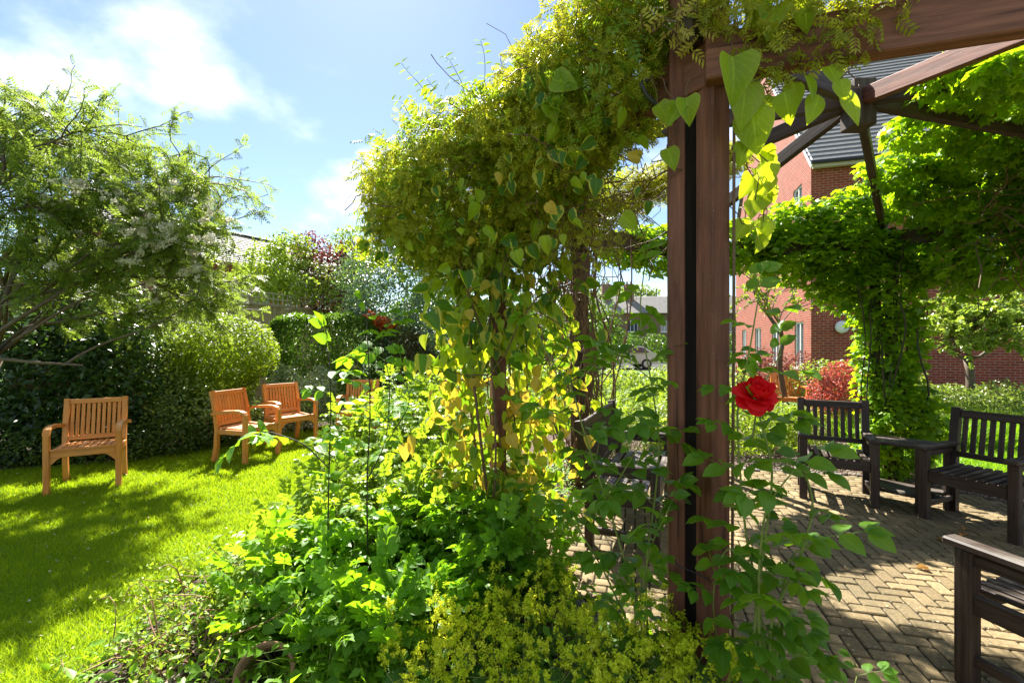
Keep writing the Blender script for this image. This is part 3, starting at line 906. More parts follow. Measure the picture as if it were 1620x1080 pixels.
def make_teak(label):
    t = thing('garden_chair', label, 'chair')
    mt = M['teak']
    for s in (-1, 1):
        ob('leg', cbox_mesh('front_leg', .048, .058, .60, .006), mt, t, (s * .275, -.225, .30))
        ob('leg', strap([(.285, 0), (.245, .20), (.232, .42), (.262, .66), (.318, .905)], .045, .05), mt, t, (s * .245, 0, 0))
        ob('armrest', strap([(.275, .618), (.10, .650), (-.08, .662), (-.165, .657), (-.215, .640), (-.232, .612), (-.236, .59)], .056, .034), mt, t, (s * .275, 0, 0))
        ob('side_rail', cbox_mesh('side_rail', .024, .40, .06, .003), mt, t, (s * .262, .0, .395))
        br = raw_mesh('bracket', [(0, -.011, 0), (0, -.011, -.075), (-s * .02, -.011, -.055), (-s * .055, -.011, -.015), (-s * .085, -.011, 0),
                                  (0, .011, 0), (0, .011, -.075), (-s * .02, .011, -.055), (-s * .055, .011, -.015), (-s * .085, .011, 0)],
                      [(0, 1, 2, 3, 4), (9, 8, 7, 6, 5), (0, 5, 6, 1), (1, 6, 7, 2), (2, 7, 8, 3), (3, 8, 9, 4), (4, 9, 5, 0)], uv=np.random.rand(10, 2) * .1)
        ob('bracket', br, mt, t, (s * .251, -.225, .366))
    ob('apron', cbox_mesh('apron', .50, .026, .068, .004), mt, t, (0, -.225, .40))
    ob('apron', cbox_mesh('rear_apron', .45, .024, .06, .004), mt, t, (0, .235, .39))
    for k in range(9):
        y = -.215 + k * .051; z = .432 - .016 * math.sin(math.pi * (k + .5) / 9)
        if k == 0: ob('seat_slat', cbox_mesh('seat_slat_front', .50, .046, .018, .004), mt, t, (0, y - .01, .440)); continue
    for k in range(9):
        ob('seat_slat', cbox_mesh('seat_slat', .046, .41, .018, .004), mt, t, (-.216 + k * .054, .015, .434), (.03, 0, 0))
    a = -math.atan2(.085, .40)
    ob('top_rail', cbox_mesh('top_rail', .446, .030, .055, .005), mt, t, mtx=tilt(t, .310, .872, a))
    ob('bottom_rail', cbox_mesh('bottom_rail', .446, .028, .05, .005), mt, t, mtx=tilt(t, .234, .485, a))
    for k in range(10):
        m = tilt(t, .272, .679, a) @ Matrix.Translation((-.196 + k * .0435, 0, 0))
        ob('back_slat', cbox_mesh('back_slat', .030, .016, .345, .003), mt, t, mtx=m)
    return t

def face(o, x, y, fx, fy):
    o.location = (x, y, 0); o.rotation_euler = (0, 0, math.atan2(fx, -fy))

CHG = 'teak garden chairs on the lawn'
c1 = make_teak('orange teak armchair on the lawn in front of the dark shrub, leftmost and nearest')
spots = [(-4.51, 4.86, .52, -.85, None),
         (-3.47, 5.98, .97, -.24, 'teak armchair on the lawn turned sideways, beside the round topiary bush'),
         (-3.34, 6.86, .80, -.60, 'teak armchair on the lawn just behind the sideways one, in front of the hedge'),
         (-2.52, 7.50, .10, -1.0, 'teak armchair on the lawn half hidden by rose shoots, in front of the dark hedge'),
         (-1.38, 8.35, .05, -1.0, 'farthest teak armchair, mostly hidden behind bed shrubs left of the ivy'),
         (5.62, 9.25, -.30, -.95, 'teak chair back seen far off beside the red shrub and brick building')]
for x, y, fx, fy, lb in spots:
    o = c1 if lb is None else copy_tree(c1)
    if lb: o['label'] = lb
    o['group'] = CHG
    face(o, x, y, fx, fy)

def make_dark(label, W=.62, cat='armchair', name='garden_armchair'):
    t = thing(name, label, cat)
    mt = M['dark_wood']; h = W / 2 - .035
    a = -math.atan2(.075, .45)
    for s in (-1, 1):
        ob('leg', cbox_mesh('dark_front_leg', .066, .066, .60, .006), mt, t, (s * h, -.235, .30))
        ob('leg', strap([(.235, 0), (.235, .42), (.255, .58), (.312, .93)], .062, .062), mt, t, (s * h, 0, 0))
        ob('armrest', cbox_mesh('dark_armrest', .082, .56, .036, .008), mt, t, (s * h, -.03, .617), (-.01, 0, 0))
        ob('side_rail', cbox_mesh('dark_side_rail', .034, .42, .085, .004), mt, t, (s * h, 0, .375))
        ob('arm_rail', cbox_mesh('dark_arm_rail', .030, .42, .05, .004), mt, t, (s * h, 0, .565))
        ob('foot_rail', cbox_mesh('dark_foot_rail', .03, .42, .045, .004), mt, t, (s * h, 0, .13))
    ob('apron', cbox_mesh('dark_apron', W - .136, .034, .085, .005), mt, t, (0, -.24, .375))
    ob('apron', cbox_mesh('dark_rear_apron', W - .134, .030, .08, .005), mt, t, (0, .232, .37))
    if W < .8:
        n_ = 8
        for k in range(n_):
            x = -(h - .06) + (2 * h - .12) * k / (n_ - 1)
            ob('seat_slat', cbox_mesh('dark_seat_slat', .042, .50, .022, .004), mt, t, (x, -.012, .431), (.02, 0, 0))
    else:
        for k in range(6):
            ob('seat_slat', cbox_mesh('dark_long_slat', W - .14, .062, .022, .004), mt, t, (0, -.225 + k * .083, .431))
    ob('top_rail', cbox_mesh('dark_top_rail', W - .132, .036, .07, .006), mt, t, mtx=tilt(t, .302, .880, a))
    ob('bottom_rail', cbox_mesh('dark_bottom_rail', W - .132, .034, .05, .005), mt, t, mtx=tilt(t, .243, .525, a))
    n_ = 8 if W < .8 else 19
    for k in range(n_):
        x = -(h - .062) + (2 * h - .124) * (k + .1) / (n_ - .8)
        ob('back_slat', cbox_mesh('dark_back_slat', .037, .018, .315, .003), mt, t, mtx=tilt(t, .272, .700, a) @ Matrix.Translation((x, 0, 0)))
    return t
DG = 'dark stained armchairs round the patio'
dA = make_dark('dark brown slatted armchair facing the patio, left of the corner table, red shrub behind')
dB = copy_tree(dA); dB['label'] = 'dark brown slatted armchair right of the corner table, bright grass behind its back'
dC = copy_tree(dA); dC['label'] = 'near black armchair cut off by the right edge, seen from its left arm'
for o_, a_ in ((dA, (3.195, 4.50, -.50, -.86)), (dB, (3.87, 3.755, -.914, -.406)), (dC, (2.33, 1.845, -.25, .97))):
    o_['group'] = DG; face(o_, *a_)
dD = make_dark('long dark slatted bench under the pergola behind the rose stems, seen end on', 1.42, 'bench', 'garden_bench')
face(dD, 1.05, 3.92, .925, -.38)
# corner table joining the two armchairs
tb = thing('corner_table', 'dark weathered corner table with lower shelf joining the two slatted armchairs', 'table', (3.6, 4.18, 0))
A0, A1 = np.array([3.372, 4.215]), np.array([3.60, 4.58]); B0, B1 = np.array([3.545, 3.985]), np.array([3.965, 4.125])
for z, n_, w in ((.595, 4, .082), (.165, 4, .10)):
    for k in range(n_):
        f = (k + .5) / n_ if z > .3 else (k + .4) / n_
        p = A0 + (A1 - A0) * f; q = B0 + (B1 - B0) * f
        ob('top_slat' if z > .3 else 'shelf_slat', local(tb, beam_mesh('slat', (*p, z), (*q, z), w, .026, .005)), M['dark_wood'], tb)
for p, q in ((A0, A1), (B0, B1)):
    for z in (.565, .13):
        ob('bearer', local(tb, beam_mesh('bearer', (*p, z), (*q, z), .03, .036, .004)), M['dark_wood'], tb)
for p in (A0 + (A1 - A0) * .9, B0 + (B1 - B0) * .9, A0 + (A1 - A0) * .04, B0 + (B1 - B0) * .04):
    V, F, U = cbox(.036, .036, .58, .004)
    ob('leg', local(tb, raw_mesh('leg', V + np.array([p[0], p[1], .29]), F, uv=U)), M['dark_wood'], tb)

# ------------------------------------------------------------------ buildings
M['brick'] = brick_mat('red_brick', (.31, .058, .028), (.21, .040, .024), (.33, .22, .16))
M['brick_brown'] = brick_mat('brown_brick', (.24, .13, .08), (.17, .09, .06), (.3, .26, .2))
M['slate'] = plain_mat('grey_roof_tile', (.21, .205, .205), (.15, .15, .155), 9.0, rough=.6)
M['slate_pale'] = plain_mat('pale_roof_tile', (.30, .285, .26), (.20, .19, .175), 3.0, rough=.7)
M['white'] = plain_mat('white_paint', (.78, .78, .76), (.70, .70, .68), 8.0, rough=.45)
M['render'] = plain_mat('white_render', (.70, .69, .66), (.6, .59, .56), 2.0, rough=.8)
M['stone'] = plain_mat('pale_stone', (.50, .45, .37), (.42, .37, .30), 6.0)
M['gutter'] = plain_mat('black_gutter', (.025, .025, .027), rough=.4)
M['glass'] = glass_mat('window_glass', (.05, .07, .10))
M['curtain'] = plain_mat('pale_blind', (.62, .66, .72), (.55, .58, .62), 3.0, rough=.9)

def wall_mesh(o, u, L, H, holes, gable=0.0, reveal=.10):
    """upright wall from point o along unit u; holes (s0, s1, z0, z1); inner faces of the openings included"""
    o = np.asarray(o, float); u = np.asarray(u, float); nrm = np.array([u[1], -u[0]])
    S = sorted({0, L, *[h[0] for h in holes], *[h[1] for h in holes]}); Z = sorted({0, H, *[h[2] for h in holes], *[h[3] for h in holes]})
    g = G()
    pt = lambda s, z, d=0.0: (o[0] + u[0] * s - nrm[0] * d, o[1] + u[1] * s - nrm[1] * d, z)
    for a, b in zip(S, S[1:]):
        for c, e in zip(Z, Z[1:]):
            if any(h[0] <= a and b <= h[1] and h[2] <= c and e <= h[3] for h in holes): continue
            g.add([pt(a, c), pt(b, c), pt(b, e), pt(a, e)], [(0, 1, 2, 3)], np.array([(a, c), (b, c), (b, e), (a, e)]))
    if gable:
        g.add([pt(0, H), pt(L, H), pt(L / 2, H + gable)], [(0, 1, 2)], np.array([(0, H), (L, H), (L / 2, H + gable)]))
    for s0, s1, z0, z1 in holes:
        for (a, b, c, e) in ((s0, s0, z0, z1), (s1, s1, z0, z1)):
            g.add([pt(a, c), pt(a, e), pt(a, e, reveal), pt(a, c, reveal)], [(0, 1, 2, 3)], np.array([(0, c), (0, e), (reveal, e), (reveal, c)]))
        for z in (z0, z1):
            g.add([pt(s0, z), pt(s1, z), pt(s1, z, reveal), pt(s0, z, reveal)], [(0, 1, 2, 3)], np.array([(s0, 0), (s1, 0), (s1, .1), (s0, .1)]))
    return g.mesh('wall')

def add_window(root, o, u, hole, cols=2, rows=1, sill='stone', glass='glass'):
    s0, s1, z0, z1 = hole
    u3 = np.array([u[0], u[1], 0.]); n3 = np.array([u[1], -u[0], 0.]); o3 = np.array([o[0], o[1], 0.])
    P = lambda s, z, d: o3 + u3 * s + UP * z - n3 * d
    w = ob('window', local(root, beam_mesh('pane', P(s0, (z0 + z1) / 2, .085), P(s1, (z0 + z1) / 2, .085), .012, z1 - z0 - .01, .002)), M[glass], root)
    fr = .055
    bars = [(P(s0, z0 + fr / 2, .06), P(s1, z0 + fr / 2, .06), fr), (P(s0, z1 - fr / 2, .06), P(s1, z1 - fr / 2, .06), fr)]
    for a, b, h in bars:
        ob('frame', local(root, beam_mesh('frame', a, b, .05, h, .004)), M['white'], w)
    for k in range(cols + 1):
        s = s0 + fr / 2 + (s1 - s0 - fr) * k / cols
        ob('frame', local(root, beam_mesh('frame', P(s, z0 + fr, .062), P(s, z1 - fr, .062), .05, fr, .004)), M['white'], w)
    for k in range(1, rows):
        z = z0 + (z1 - z0) * k / rows
        ob('frame', local(root, beam_mesh('frame', P(s0 + fr, z, .064), P(s1 - fr, z, .064), .03, .03, .003)), M['white'], w)
    if sill:
        ob('sill', local(root, beam_mesh('sill', P(s0 - .06, z0 - .045, -.012), P(s1 + .06, z0 - .045, -.012), .16, .085, .006)), M[sill], w)

def roof_slope(root, e0, e1, r0, r1, mat, n=26, th=.035, name='roof'):
    """courses of tiles from the eaves e0-e1 up to the ridge r0-r1, each lapping the one below"""
    e0, e1, r0, r1 = [np.asarray(p, float) for p in (e0, e1, r0, r1)]
    nr = unit(np.cross(e1 - e0, r0 - e0)); nr = nr if nr[2] > 0 else -nr
    g = G()
    for k in range(n):
        a, b = k / n, (k + 1.12) / n
        lo0, lo1 = e0 + (r0 - e0) * a, e1 + (r1 - e1) * a
        hi0, hi1 = e0 + (r0 - e0) * min(b, 1), e1 + (r1 - e1) * min(b, 1)
        V = [lo0 + nr * th, lo1 + nr * th, hi1 + nr * .006, hi0 + nr * .006, lo0 + nr * .002, lo1 + nr * .002]
        g.add(V, [(0, 1, 2, 3), (4, 5, 1, 0), (4, 0, 3), (5, 2, 1)], np.zeros((6, 2)))
    return ob(name, local(root, g.mesh('roof')), M[mat], root)

# the red brick building on the right
C0 = np.array([9.2, 14.0]); UG = unit(np.array([.28, .96])); UF = np.array([UG[1], -UG[0]])
bb = thing('brick_building', 'red brick building with grey tiled roof and white windows behind the pergola', 'building', (C0[0], C0[1], 0))
EZ, GL, FL_ = 7.23, 12.0, 19.0
RZ = EZ + 6.5
og = C0 + UG * GL                     # gable wall runs back from the corner; seen from the left
gh = [(GL - 1.75, GL - .85, 5.45, 6.75), (GL - 1.6, GL - .7, .75, 2.25), (GL - 4.5, GL - 3.5, .75, 2.25), (GL - 7.4, GL - 6.3, .75, 2.25), (GL - 10.3, GL - 9.3, .75, 2.25), (GL - 6.0, GL - 4.9, 4.4, 5.8)]
ob('wall', local(bb, wall_mesh(og, -UG, GL, EZ, gh, gable=RZ - EZ)), M['brick'], bb)
for h in gh: add_window(bb, og, -UG, h, 2)
fh = [(1.35, 3.1, 5.4, 7.0), (4.0, 6.1, 3.5, 5.1), (8.6, 10.4, .8, 2.3), (8.6, 10.4, 5.2, 6.8)]
ob('wall', local(bb, wall_mesh(C0, UF, FL_, EZ, fh)), M['brick'], bb)
for h in fh: add_window(bb, C0, UF, h, 3, glass='glass')
c3 = lambda p, z: np.array([p[0], p[1], z])
ov = .28
e0, e1 = C0 - UF * .12 - UG * ov, C0 + UF * FL_ - UG * ov
rm0, rm1 = C0 + UG * GL / 2 - UF * .12, C0 + UG * GL / 2 + UF * FL_
sl = (RZ - EZ) / (GL / 2)
roof_slope(bb, c3(e0, EZ - ov * sl + .10), c3(e1, EZ - ov * sl + .10), c3(rm0, RZ + .12), c3(rm1, RZ + .12), 'slate', 34)
b0, b1 = C0 + UG * (GL + ov) - UF * .12, C0 + UG * (GL + ov) + UF * FL_
roof_slope(bb, c3(b0, EZ - ov * sl + .10), c3(b1, EZ - ov * sl + .10), c3(rm0, RZ + .12), c3(rm1, RZ + .12), 'slate', 34)
ob('bargeboard', local(bb, beam_mesh('bargeboard', c3(C0 - UF * .05 - UG * ov, EZ - ov * sl), c3(C0 + UG * GL / 2 - UF * .05, RZ), .05, .2)), M['white'], bb)
ob('gutter', local(bb, beam_mesh('gutter', c3(C0 - UG * (ov + .05) - UF * .1, EZ - ov * sl + .06), c3(C0 - UG * (ov + .05) + UF * FL_, EZ - ov * sl + .06), .11, .09)), M['gutter'], bb)
ob('fascia', local(bb, beam_mesh('fascia', c3(C0 - UG * (ov - .10), EZ - ov * sl + .0), c3(C0 - UG * (ov - .10) + UF * FL_, EZ - ov * sl + .0), .16, .16)), M['stone'], bb)
lp = C0 + UF * .78 - UG * .12
lw = thing('wall_light', 'round white wall light on the brick building near its corner', 'wall light', (lp[0], lp[1], 2.03))
def uvsphere(r, nu=14, nv=9, flat=1.0):
    V = []; F = []
    for i in range(nv + 1):
        for j in range(nu):
            a = math.pi * i / nv; b = 2 * math.pi * j / nu
            V.append((r * math.sin(a) * math.cos(b), r * math.sin(a) * math.sin(b) * flat, r * math.cos(a)))
    for i in range(nv):
        for j in range(nu):
            k = (j + 1) % nu
            F.append((i * nu + j, (i + 1) * nu + j, (i + 1) * nu + k, i * nu + k))
    return np.array(V), F
v, f = uvsphere(.19, flat=.5)
ob('globe', raw_mesh('globe', v, f, smooth=True), M['white'], lw, rot=(0, 0, math.atan2(UF[1], UF[0])))
ob('backplate', cbox_mesh('backplate', .2, .03, .2, .01), M['gutter'], lw, (UG[0] * .10, UG[1] * .10, 0), (0, 0, math.atan2(UF[1], UF[0])))

# the house beyond the fence on the left
hd = unit(np.array([1.3, 2.6])); hn = np.array([hd[1], -hd[0]])
hr0 = np.array([-13.6, 20.0]) - hd * 4.0; HL = 11.0
hs = thing('brick_house', 'brick and white rendered house with pale grey roof beyond the left fence', 'house', (hr0[0] + hn[0] * 3, hr0[1] + hn[1] * 3, 0))
ho = hr0 + hn * 2.7; hz = 4.9
hh = [(1.2, 2.2, 2.8, 4.0), (4.2, 5.2, 2.8, 4.0), (8.6, 9.4, 2.8, 4.0)]
ob('wall', local(hs, wall_mesh(ho, hd, 6.0, hz, hh[:2])), M['brick'], hs)
ob('rendered_wall', local(hs, wall_mesh(ho + hd * 6.0, hd, HL - 6.0, hz, [(2.6, 3.4, 2.8, 4.0)])), M['render'], hs)
for h in hh[:2]: add_window(hs, ho, hd, h, 2)
add_window(hs, ho + hd * 6.0, hd, (2.6, 3.4, 2.8, 4.0), 2)
hb = hr0 - hn * 2.7
ob('wall', local(hs, wall_mesh(hb + hd * 0, hn, 5.4, hz, [], gable=1.75)), M['brick'], hs)
roof_slope(hs, c3(ho + hn * .3 - hd * .2, hz - .15), c3(ho + hn * .3 + hd * (HL + .2), hz - .15), c3(hr0 - hd * .2, 6.62), c3(hr0 + hd * (HL + .2), 6.62), 'slate_pale', 16, .05)
roof_slope(hs, c3(hb - hn * .3 - hd * .2, hz - .15), c3(hb - hn * .3 + hd * (HL + .2), hz - .15), c3(hr0 - hd * .2, 6.62), c3(hr0 + hd * (HL + .2), 6.62), 'slate_pale', 16, .05)
ob('ridge', local(hs, beam_mesh('ridge', c3(hr0 - hd * .2, 6.68), c3(hr0 + hd * (HL + .2), 6.68), .2, .1, .02)), M['gutter'], hs)

# the far brick terrace seen under the pergola
fh_ = thing('terraced_house', 'distant brown brick house with pale roof and two chimneys seen under the pergola', 'house', (14, 48, 0))
fo = np.array([7.0, 48.0]); fu = np.array([1.0, 0.0])
holes = [(1.5 + 3.6 * k, 2.7 + 3.6 * k, 2.85, 4.05) for k in range(5)] + [(1.5 + 3.6 * k, 2.9 + 3.6 * k, .8, 2.0) for k in range(5)]
ob('wall', local(fh_, wall_mesh(fo, fu, 19.0, 5.0, holes)), M['brick_brown'], fh_)
for h in holes: add_window(fh_, fo, fu, h, 3, sill='white', glass='glass')
ob('wall', local(fh_, wall_mesh(fo + np.array([0, 7.0]), np.array([0, -1.0]), 7.0, 5.0, [], gable=2.0)), M['brick_brown'], fh_)
rf = roof_slope(fh_, (6.7, 47.6, 4.8), (26.3, 47.6, 4.8), (6.7, 51.5, 6.95), (26.3, 51.5, 6.95), 'slate_pale', 18, .05)
roof_slope(fh_, (6.7, 55.4, 4.8), (26.3, 55.4, 4.8), (6.7, 51.5, 6.95), (26.3, 51.5, 6.95), 'slate_pale', 18, .05)
for cx in (10.45, 13.0, 19.5):
    V, F, U = cbox(.95, .7, 2.0, .02)
    ch = ob('chimney', local(fh_, raw_mesh('chimney', V + np.array([cx, 50.6, 7.2]), F, uv=U)), M['brick_brown'], fh_)
    for dx in (-.22, .22):
        g = G(); g.add(*tube([(cx + dx, 50.6, 8.2), (cx + dx, 50.6, 8.5)], .12, 8)); ob('chimney_pot', local(fh_, g.mesh('pot')), M['stone'], ch)
V, F, U = cbox(3.4, 1.6, .18, .02)
ob('porch_roof', local(fh_, raw_mesh('porch_roof', V + np.array([10.6, 47.25, 2.45]), F, uv=U)), M['slate'], fh_)

# parked cars in the street, just seen under the pergola
def car(label, x, y, rz, paint):
    t = thing('parked_car', label, 'car', (x, y, -.02), rz, 'cars parked in the street')
    prof = [(-2.05, .35), (-2.08, .62), (-1.98, .86), (-1.2, .98), (-.55, 1.40), (.25, 1.47), (1.15, 1.42), (1.75, 1.02), (2.02, .92), (2.06, .5), (2.0, .32)]
    V = []; n = len(prof)
    for sy in (-1, 1):
        for (px_, pz) in prof:
            V.append((px_, sy * (.84 - (.16 if pz > 1.2 else 0)), pz))
    F = [tuple(range(n))[::-1], tuple(range(n, 2 * n))] + [(i, (i + 1) % n, n + (i + 1) % n, n + i) for i in range(n)]
    b = ob('body', raw_mesh('body', V, F, uv=np.zeros((2 * n, 2))), paint, t)
    for sy in (-1, 1):
        q = [(-.98, 1.02), (-.50, 1.34), (.22, 1.40), (1.08, 1.35), (1.5, 1.04)]
        W = [(a, sy * (.855 - (.135 if z > 1.2 else 0)), z) for a, z in q]
        ob('side_window', raw_mesh('side_window', W, [tuple(range(5))]), M['glass'], t)
    ob('windscreen', raw_mesh('windscreen', [(-1.13, -.72, 1.03), (-1.13, .72, 1.03), (-.58, .62, 1.395), (-.58, -.62, 1.395)], [(0, 1, 2, 3)]), M['glass'], t)
    ob('rear_window', raw_mesh('rear_window', [(1.71, -.7, 1.06), (1.71, .7, 1.06), (1.2, .6, 1.41), (1.2, -.6, 1.41)], [(0, 1, 2, 3)]), M['glass'], t)
    for sx in (-1.3, 1.3):
        for sy in (-1, 1):
            g = G(); g.add(*tube([(sx, sy * .70, .32), (sx, sy * .88, .32)], .32, 16)); w = ob('wheel', g.mesh('wheel'), M['gutter'], t)
            g = G(); g.add(*tube([(sx, sy * .86, .32), (sx, sy * .895, .32)], .2, 12)); ob('rim', g.mesh('rim'), M['white'], w)
    for sy in (-1, 1):
        ob('tail_light', cbox_mesh('tail_light', .06, .22, .2, .01), M['red_lamp'], t, (2.04, sy * .66, .8))
        ob('headlight', cbox_mesh('headlight', .1, .3, .14, .01), M['white'], t, (-2.03, sy * .6, .74))
    return t
M['red_lamp'] = plain_mat('red_lamp', (.55, .02, .02), rough=.3)
M['paint_white'] = plain_mat('white_car_paint', (.75, .76, .78), rough=.25, spec=.6, bump=0)
M['paint_blue'] = plain_mat('blue_car_paint', (.03, .10, .42), rough=.25, spec=.6, bump=0)
car('white hatchback parked in the street, its tail light red, seen under the pergola', 7.0, 29.0, .05, M['paint_white'])
car('blue hatchback parked behind the white one in the street', 5.6, 32.5, .0, M['paint_blue'])

# fence with trellis behind the hedge
M['fence'] = wood_mat('fence_board', (.30, .25, .12), (.44, .37, .20), rough=.8, grain=40, vary=.4)
M['trellis'] = wood_mat('trellis_slat', (.36, .32, .22), (.50, .45, .32), rough=.8, grain=40, vary=.3)
f0, f1 = np.array([-7.0, 6.4]), np.array([-4.6, 13.9]); fd = unit(f1 - f0); fl = np.linalg.norm(f1 - f0)
fe = thing('board_fence', 'vertical board fence topped with square trellis behind the clipped hedge', 'fence', (f0[0], f0[1], 0), math.atan2(fd[1], fd[0]))
nb = int(fl / .125)
for k in range(nb):
    ob('board', cbox_mesh('board', .118, .018, 2.36, .003), M['fence'], fe, (.0625 + k * .125, .012 * (k % 2), 1.20 + RNG.normal(0, .006)))
ob('cap_rail', cbox_mesh('cap_rail', fl, .06, .035, .004), M['fence'], fe, (fl / 2, .006, 2.40))
for z in (2.44, 2.57, 2.70):
    ob('trellis_slat', cbox_mesh('trellis_rail', fl, .014, .026, .002), M['trellis'], fe, (fl / 2, .0, z))
for k in range(int(fl / .14)):
    ob('trellis_slat', cbox_mesh('trellis_upright', .026, .014, .30, .002), M['trellis'], fe, (.07 + k * .14, .016, 2.57))
for k in range(5):
    ob('post', cbox_mesh('fence_post', .09, .09, 2.75, .006), M['fence'], fe, (k * fl / 4, .07, 1.375))
# ------------------------------------------------------------------ trees and shrubs of the left side
def branch_tree(name, label, base, fork, targets, r, leaf_tpl, size, mat, per, bark='bark', spread=.45, nsub=5, nparts=0, droop=.6, seed=1, group=None, crown='crown', flat=.6, limb=.42):
    root = thing(name, label, 'tree', base, 0, group)
    rg = np.random.default_rng(seed)
    g = G()
    tr = wiggle(base, fork, 7, .06, seed)
    g.add(*tube(tr, np.linspace(r, r * .75, 7), 10))
    ob('trunk', local(root, g.mesh('trunk', True)), M[bark], root)
    g = G(); LP, LA = [], []; leaders = []
    for i, q in enumerate(targets):
        q = np.asarray(q, float); st = np.asarray(fork, float); r_ = r * limb
        if i % 5 and leaders:                              # side limb springing from the nearest leader
            ld = min(leaders, key=lambda P_: np.linalg.norm(P_[6] - q))
            st = ld[int(rg.integers(2, 6))]; r_ *= .5
        L = np.linalg.norm(q - st)
        pts = wiggle(st, q, 10, .07 * L, seed + i, sag=-.09 * L)
        if i % 5 == 0: leaders.append(pts)
        g.add(*tube(pts, np.linspace(r_, .005, 10), 6))
        for k in range(nsub):
            t = rg.integers(4, 10); p0 = pts[t]
            dv = unit(pts[t] - pts[t - 1]) * .6 + rg.normal(0, .55, 3) * np.array([1, 1, flat])
            q2 = p0 + unit(dv) * spread * rg.uniform(.5, 1.25)
            sp = wiggle(p0, q2, 6, .04, seed * 77 + i * 13 + k, sag=-.02)
            g.add(*tube(sp, np.linspace(.008, .003, 6), 4, False))
            for m in range(per):
                a = rg.uniform(.15, 1.0); j = min(4, int(a * 5))
                p = sp[j] + (sp[j + 1] - sp[j]) * (a * 5 - j)
                LP.append(p); LA.append(unit(sp[j + 1] - sp[j]) * .7 + rg.normal(0, .6, 3) - UP * droop * rg.random())
    ob('limb', local(root, g.mesh('limb', True)), M[bark], root)
    P = np.array(LP); A = unit(np.array(LA))
    N = unit(UP * .9 + rg.normal(0, .45, P.shape))
    S = size * rg.uniform(.7, 1.25, len(P))
    foliage(root, name + str(seed), leaf_tpl, P, A, N, S, tints(P, seed, 2.5), M[mat], nparts, crown)
    return root, P

tree_t = [at(*p) for p in ((20, 160, 5.2), (100, 185, 5.6), (200, 215, 5.2), (285, 245, 5.4), (250, 300, 5.8), (410, 335, 5.4), (345, 330, 6.0), (345, 445, 5.6),
          (300, 390, 5.0), (150, 300, 4.8), (60, 260, 5.0), (200, 370, 5.2), (290, 470, 5.8), (180, 440, 5.2), (80, 380, 6.2), (235, 500, 5.9), (120, 240, 6.3),
          (-60, 200, 5.2), (-120, 330, 4.9), (10, 300, 6.5), (330, 290, 5.3), (60, 330, 4.7), (220, 260, 6.4), (280, 350, 6.4), (130, 420, 5.9), (30, 430, 5.2), (240, 430, 6.4), (330, 480, 6.0),
          (-160, 250, 4.6), (-250, 330, 5.2), (175, 240, 5.9), (310, 430, 5.3), (265, 400, 5.6), (30, 210, 5.8))]
tree, TP = branch_tree('flowering_tree', 'spreading tree with feathery leaves and cream blossom over the left lawn edge', (-6.45, 5.3, 0), np.array([-6.1, 5.35, 1.35]),
                       tree_t, .12, [L_SORB], .15, 'lf_tree', 24, nsub=17, spread=.66, seed=3, nparts=250, limb=.20)
# cream blossom clusters on its right-hand side
def corymb(n=34, r=.5, seed=0):
    rg = np.random.default_rng(seed); parts = []
    for i in range(n):
        d = unit(rg.normal(0, 1, 3) + np.array([0, 0, 1.1])); p = d * r * rg.uniform(.7, 1.05) * np.array([1, 1, .62])
        parts.append(xform(L_FLAT, p - d * .07, rg.normal(0, 1, 3), d, .19))
        parts.append(xform(L_FLAT, p - d * .05, rg.normal(0, 1, 3), d + rg.normal(0, .4, 3), .17))
    return merge(parts)
dpx = 810 + TP[:, 0] * F_PX / TP[:, 1]; dpy = HOR - (TP[:, 2] - 1.5) * F_PX / TP[:, 1]
sel = np.where(((dpx > 200) & (dpx < 400) & (dpy > 310) & (dpy < 490)) | ((dpx > 90) & (dpx < 300) & (dpy > 290) & (dpy < 400) & (RNG.random(len(TP)) < .35)) | ((RNG.random(len(TP)) < .02) & (dpx < 200)))[0]
sel = sel[TP[sel, 1] < np.quantile(TP[sel, 1], .45)]
sel = RNG.choice(sel, min(295, len(sel)), replace=False)
fp = TP[sel] + np.array([0, -.16, .02])
leaf_objects(tree, 'corymb', [corymb(seed=k) for k in range(3)], fp, unit(RNG.normal(0, 1, fp.shape) + [0, -.6, 0]), unit(UP + RNG.normal(0, .35, fp.shape) + np.array([.1, -.3, 0])), RNG.uniform(.07, .15, len(fp)), RNG.random(len(fp)), M['fl_white'], 'blossom')
# bare low limb of the same tree
g = G()
for a, b, r0, s in (((-60, 570, 4.6), (130, 578, 4.7), .022, 1), ((100, 578, 4.7), (300, 480, 5.3), .014, 2), ((-40, 560, 4.6), (150, 430, 5.1), .026, 3), ((20, 540, 4.6), (250, 440, 5.4), .016, 4), ((-20, 430, 4.9), (60, 380, 5.0), .04, 5), ((-60, 580, 4.6), (50, 300, 5.3), .035, 6)):
    g.add(*tube(wiggle(at(*a), at(*b), 9, .05, s), np.linspace(r0, r0 * .45, 9), 7))
g.add(*tube(wiggle((-6.1, 5.35, 1.2), at(-60, 572, 4.6), 6, .04, 9), np.linspace(.06, .03, 6), 7))
ob('limb', local(tree, g.mesh('limb', True)), M['bark'], tree)

def blob(px, py, d, rx, ry=None, rz=None):
    p = at(px, py, d); return (p[0], p[1], p[2], rx, ry or rx, rz or rx)

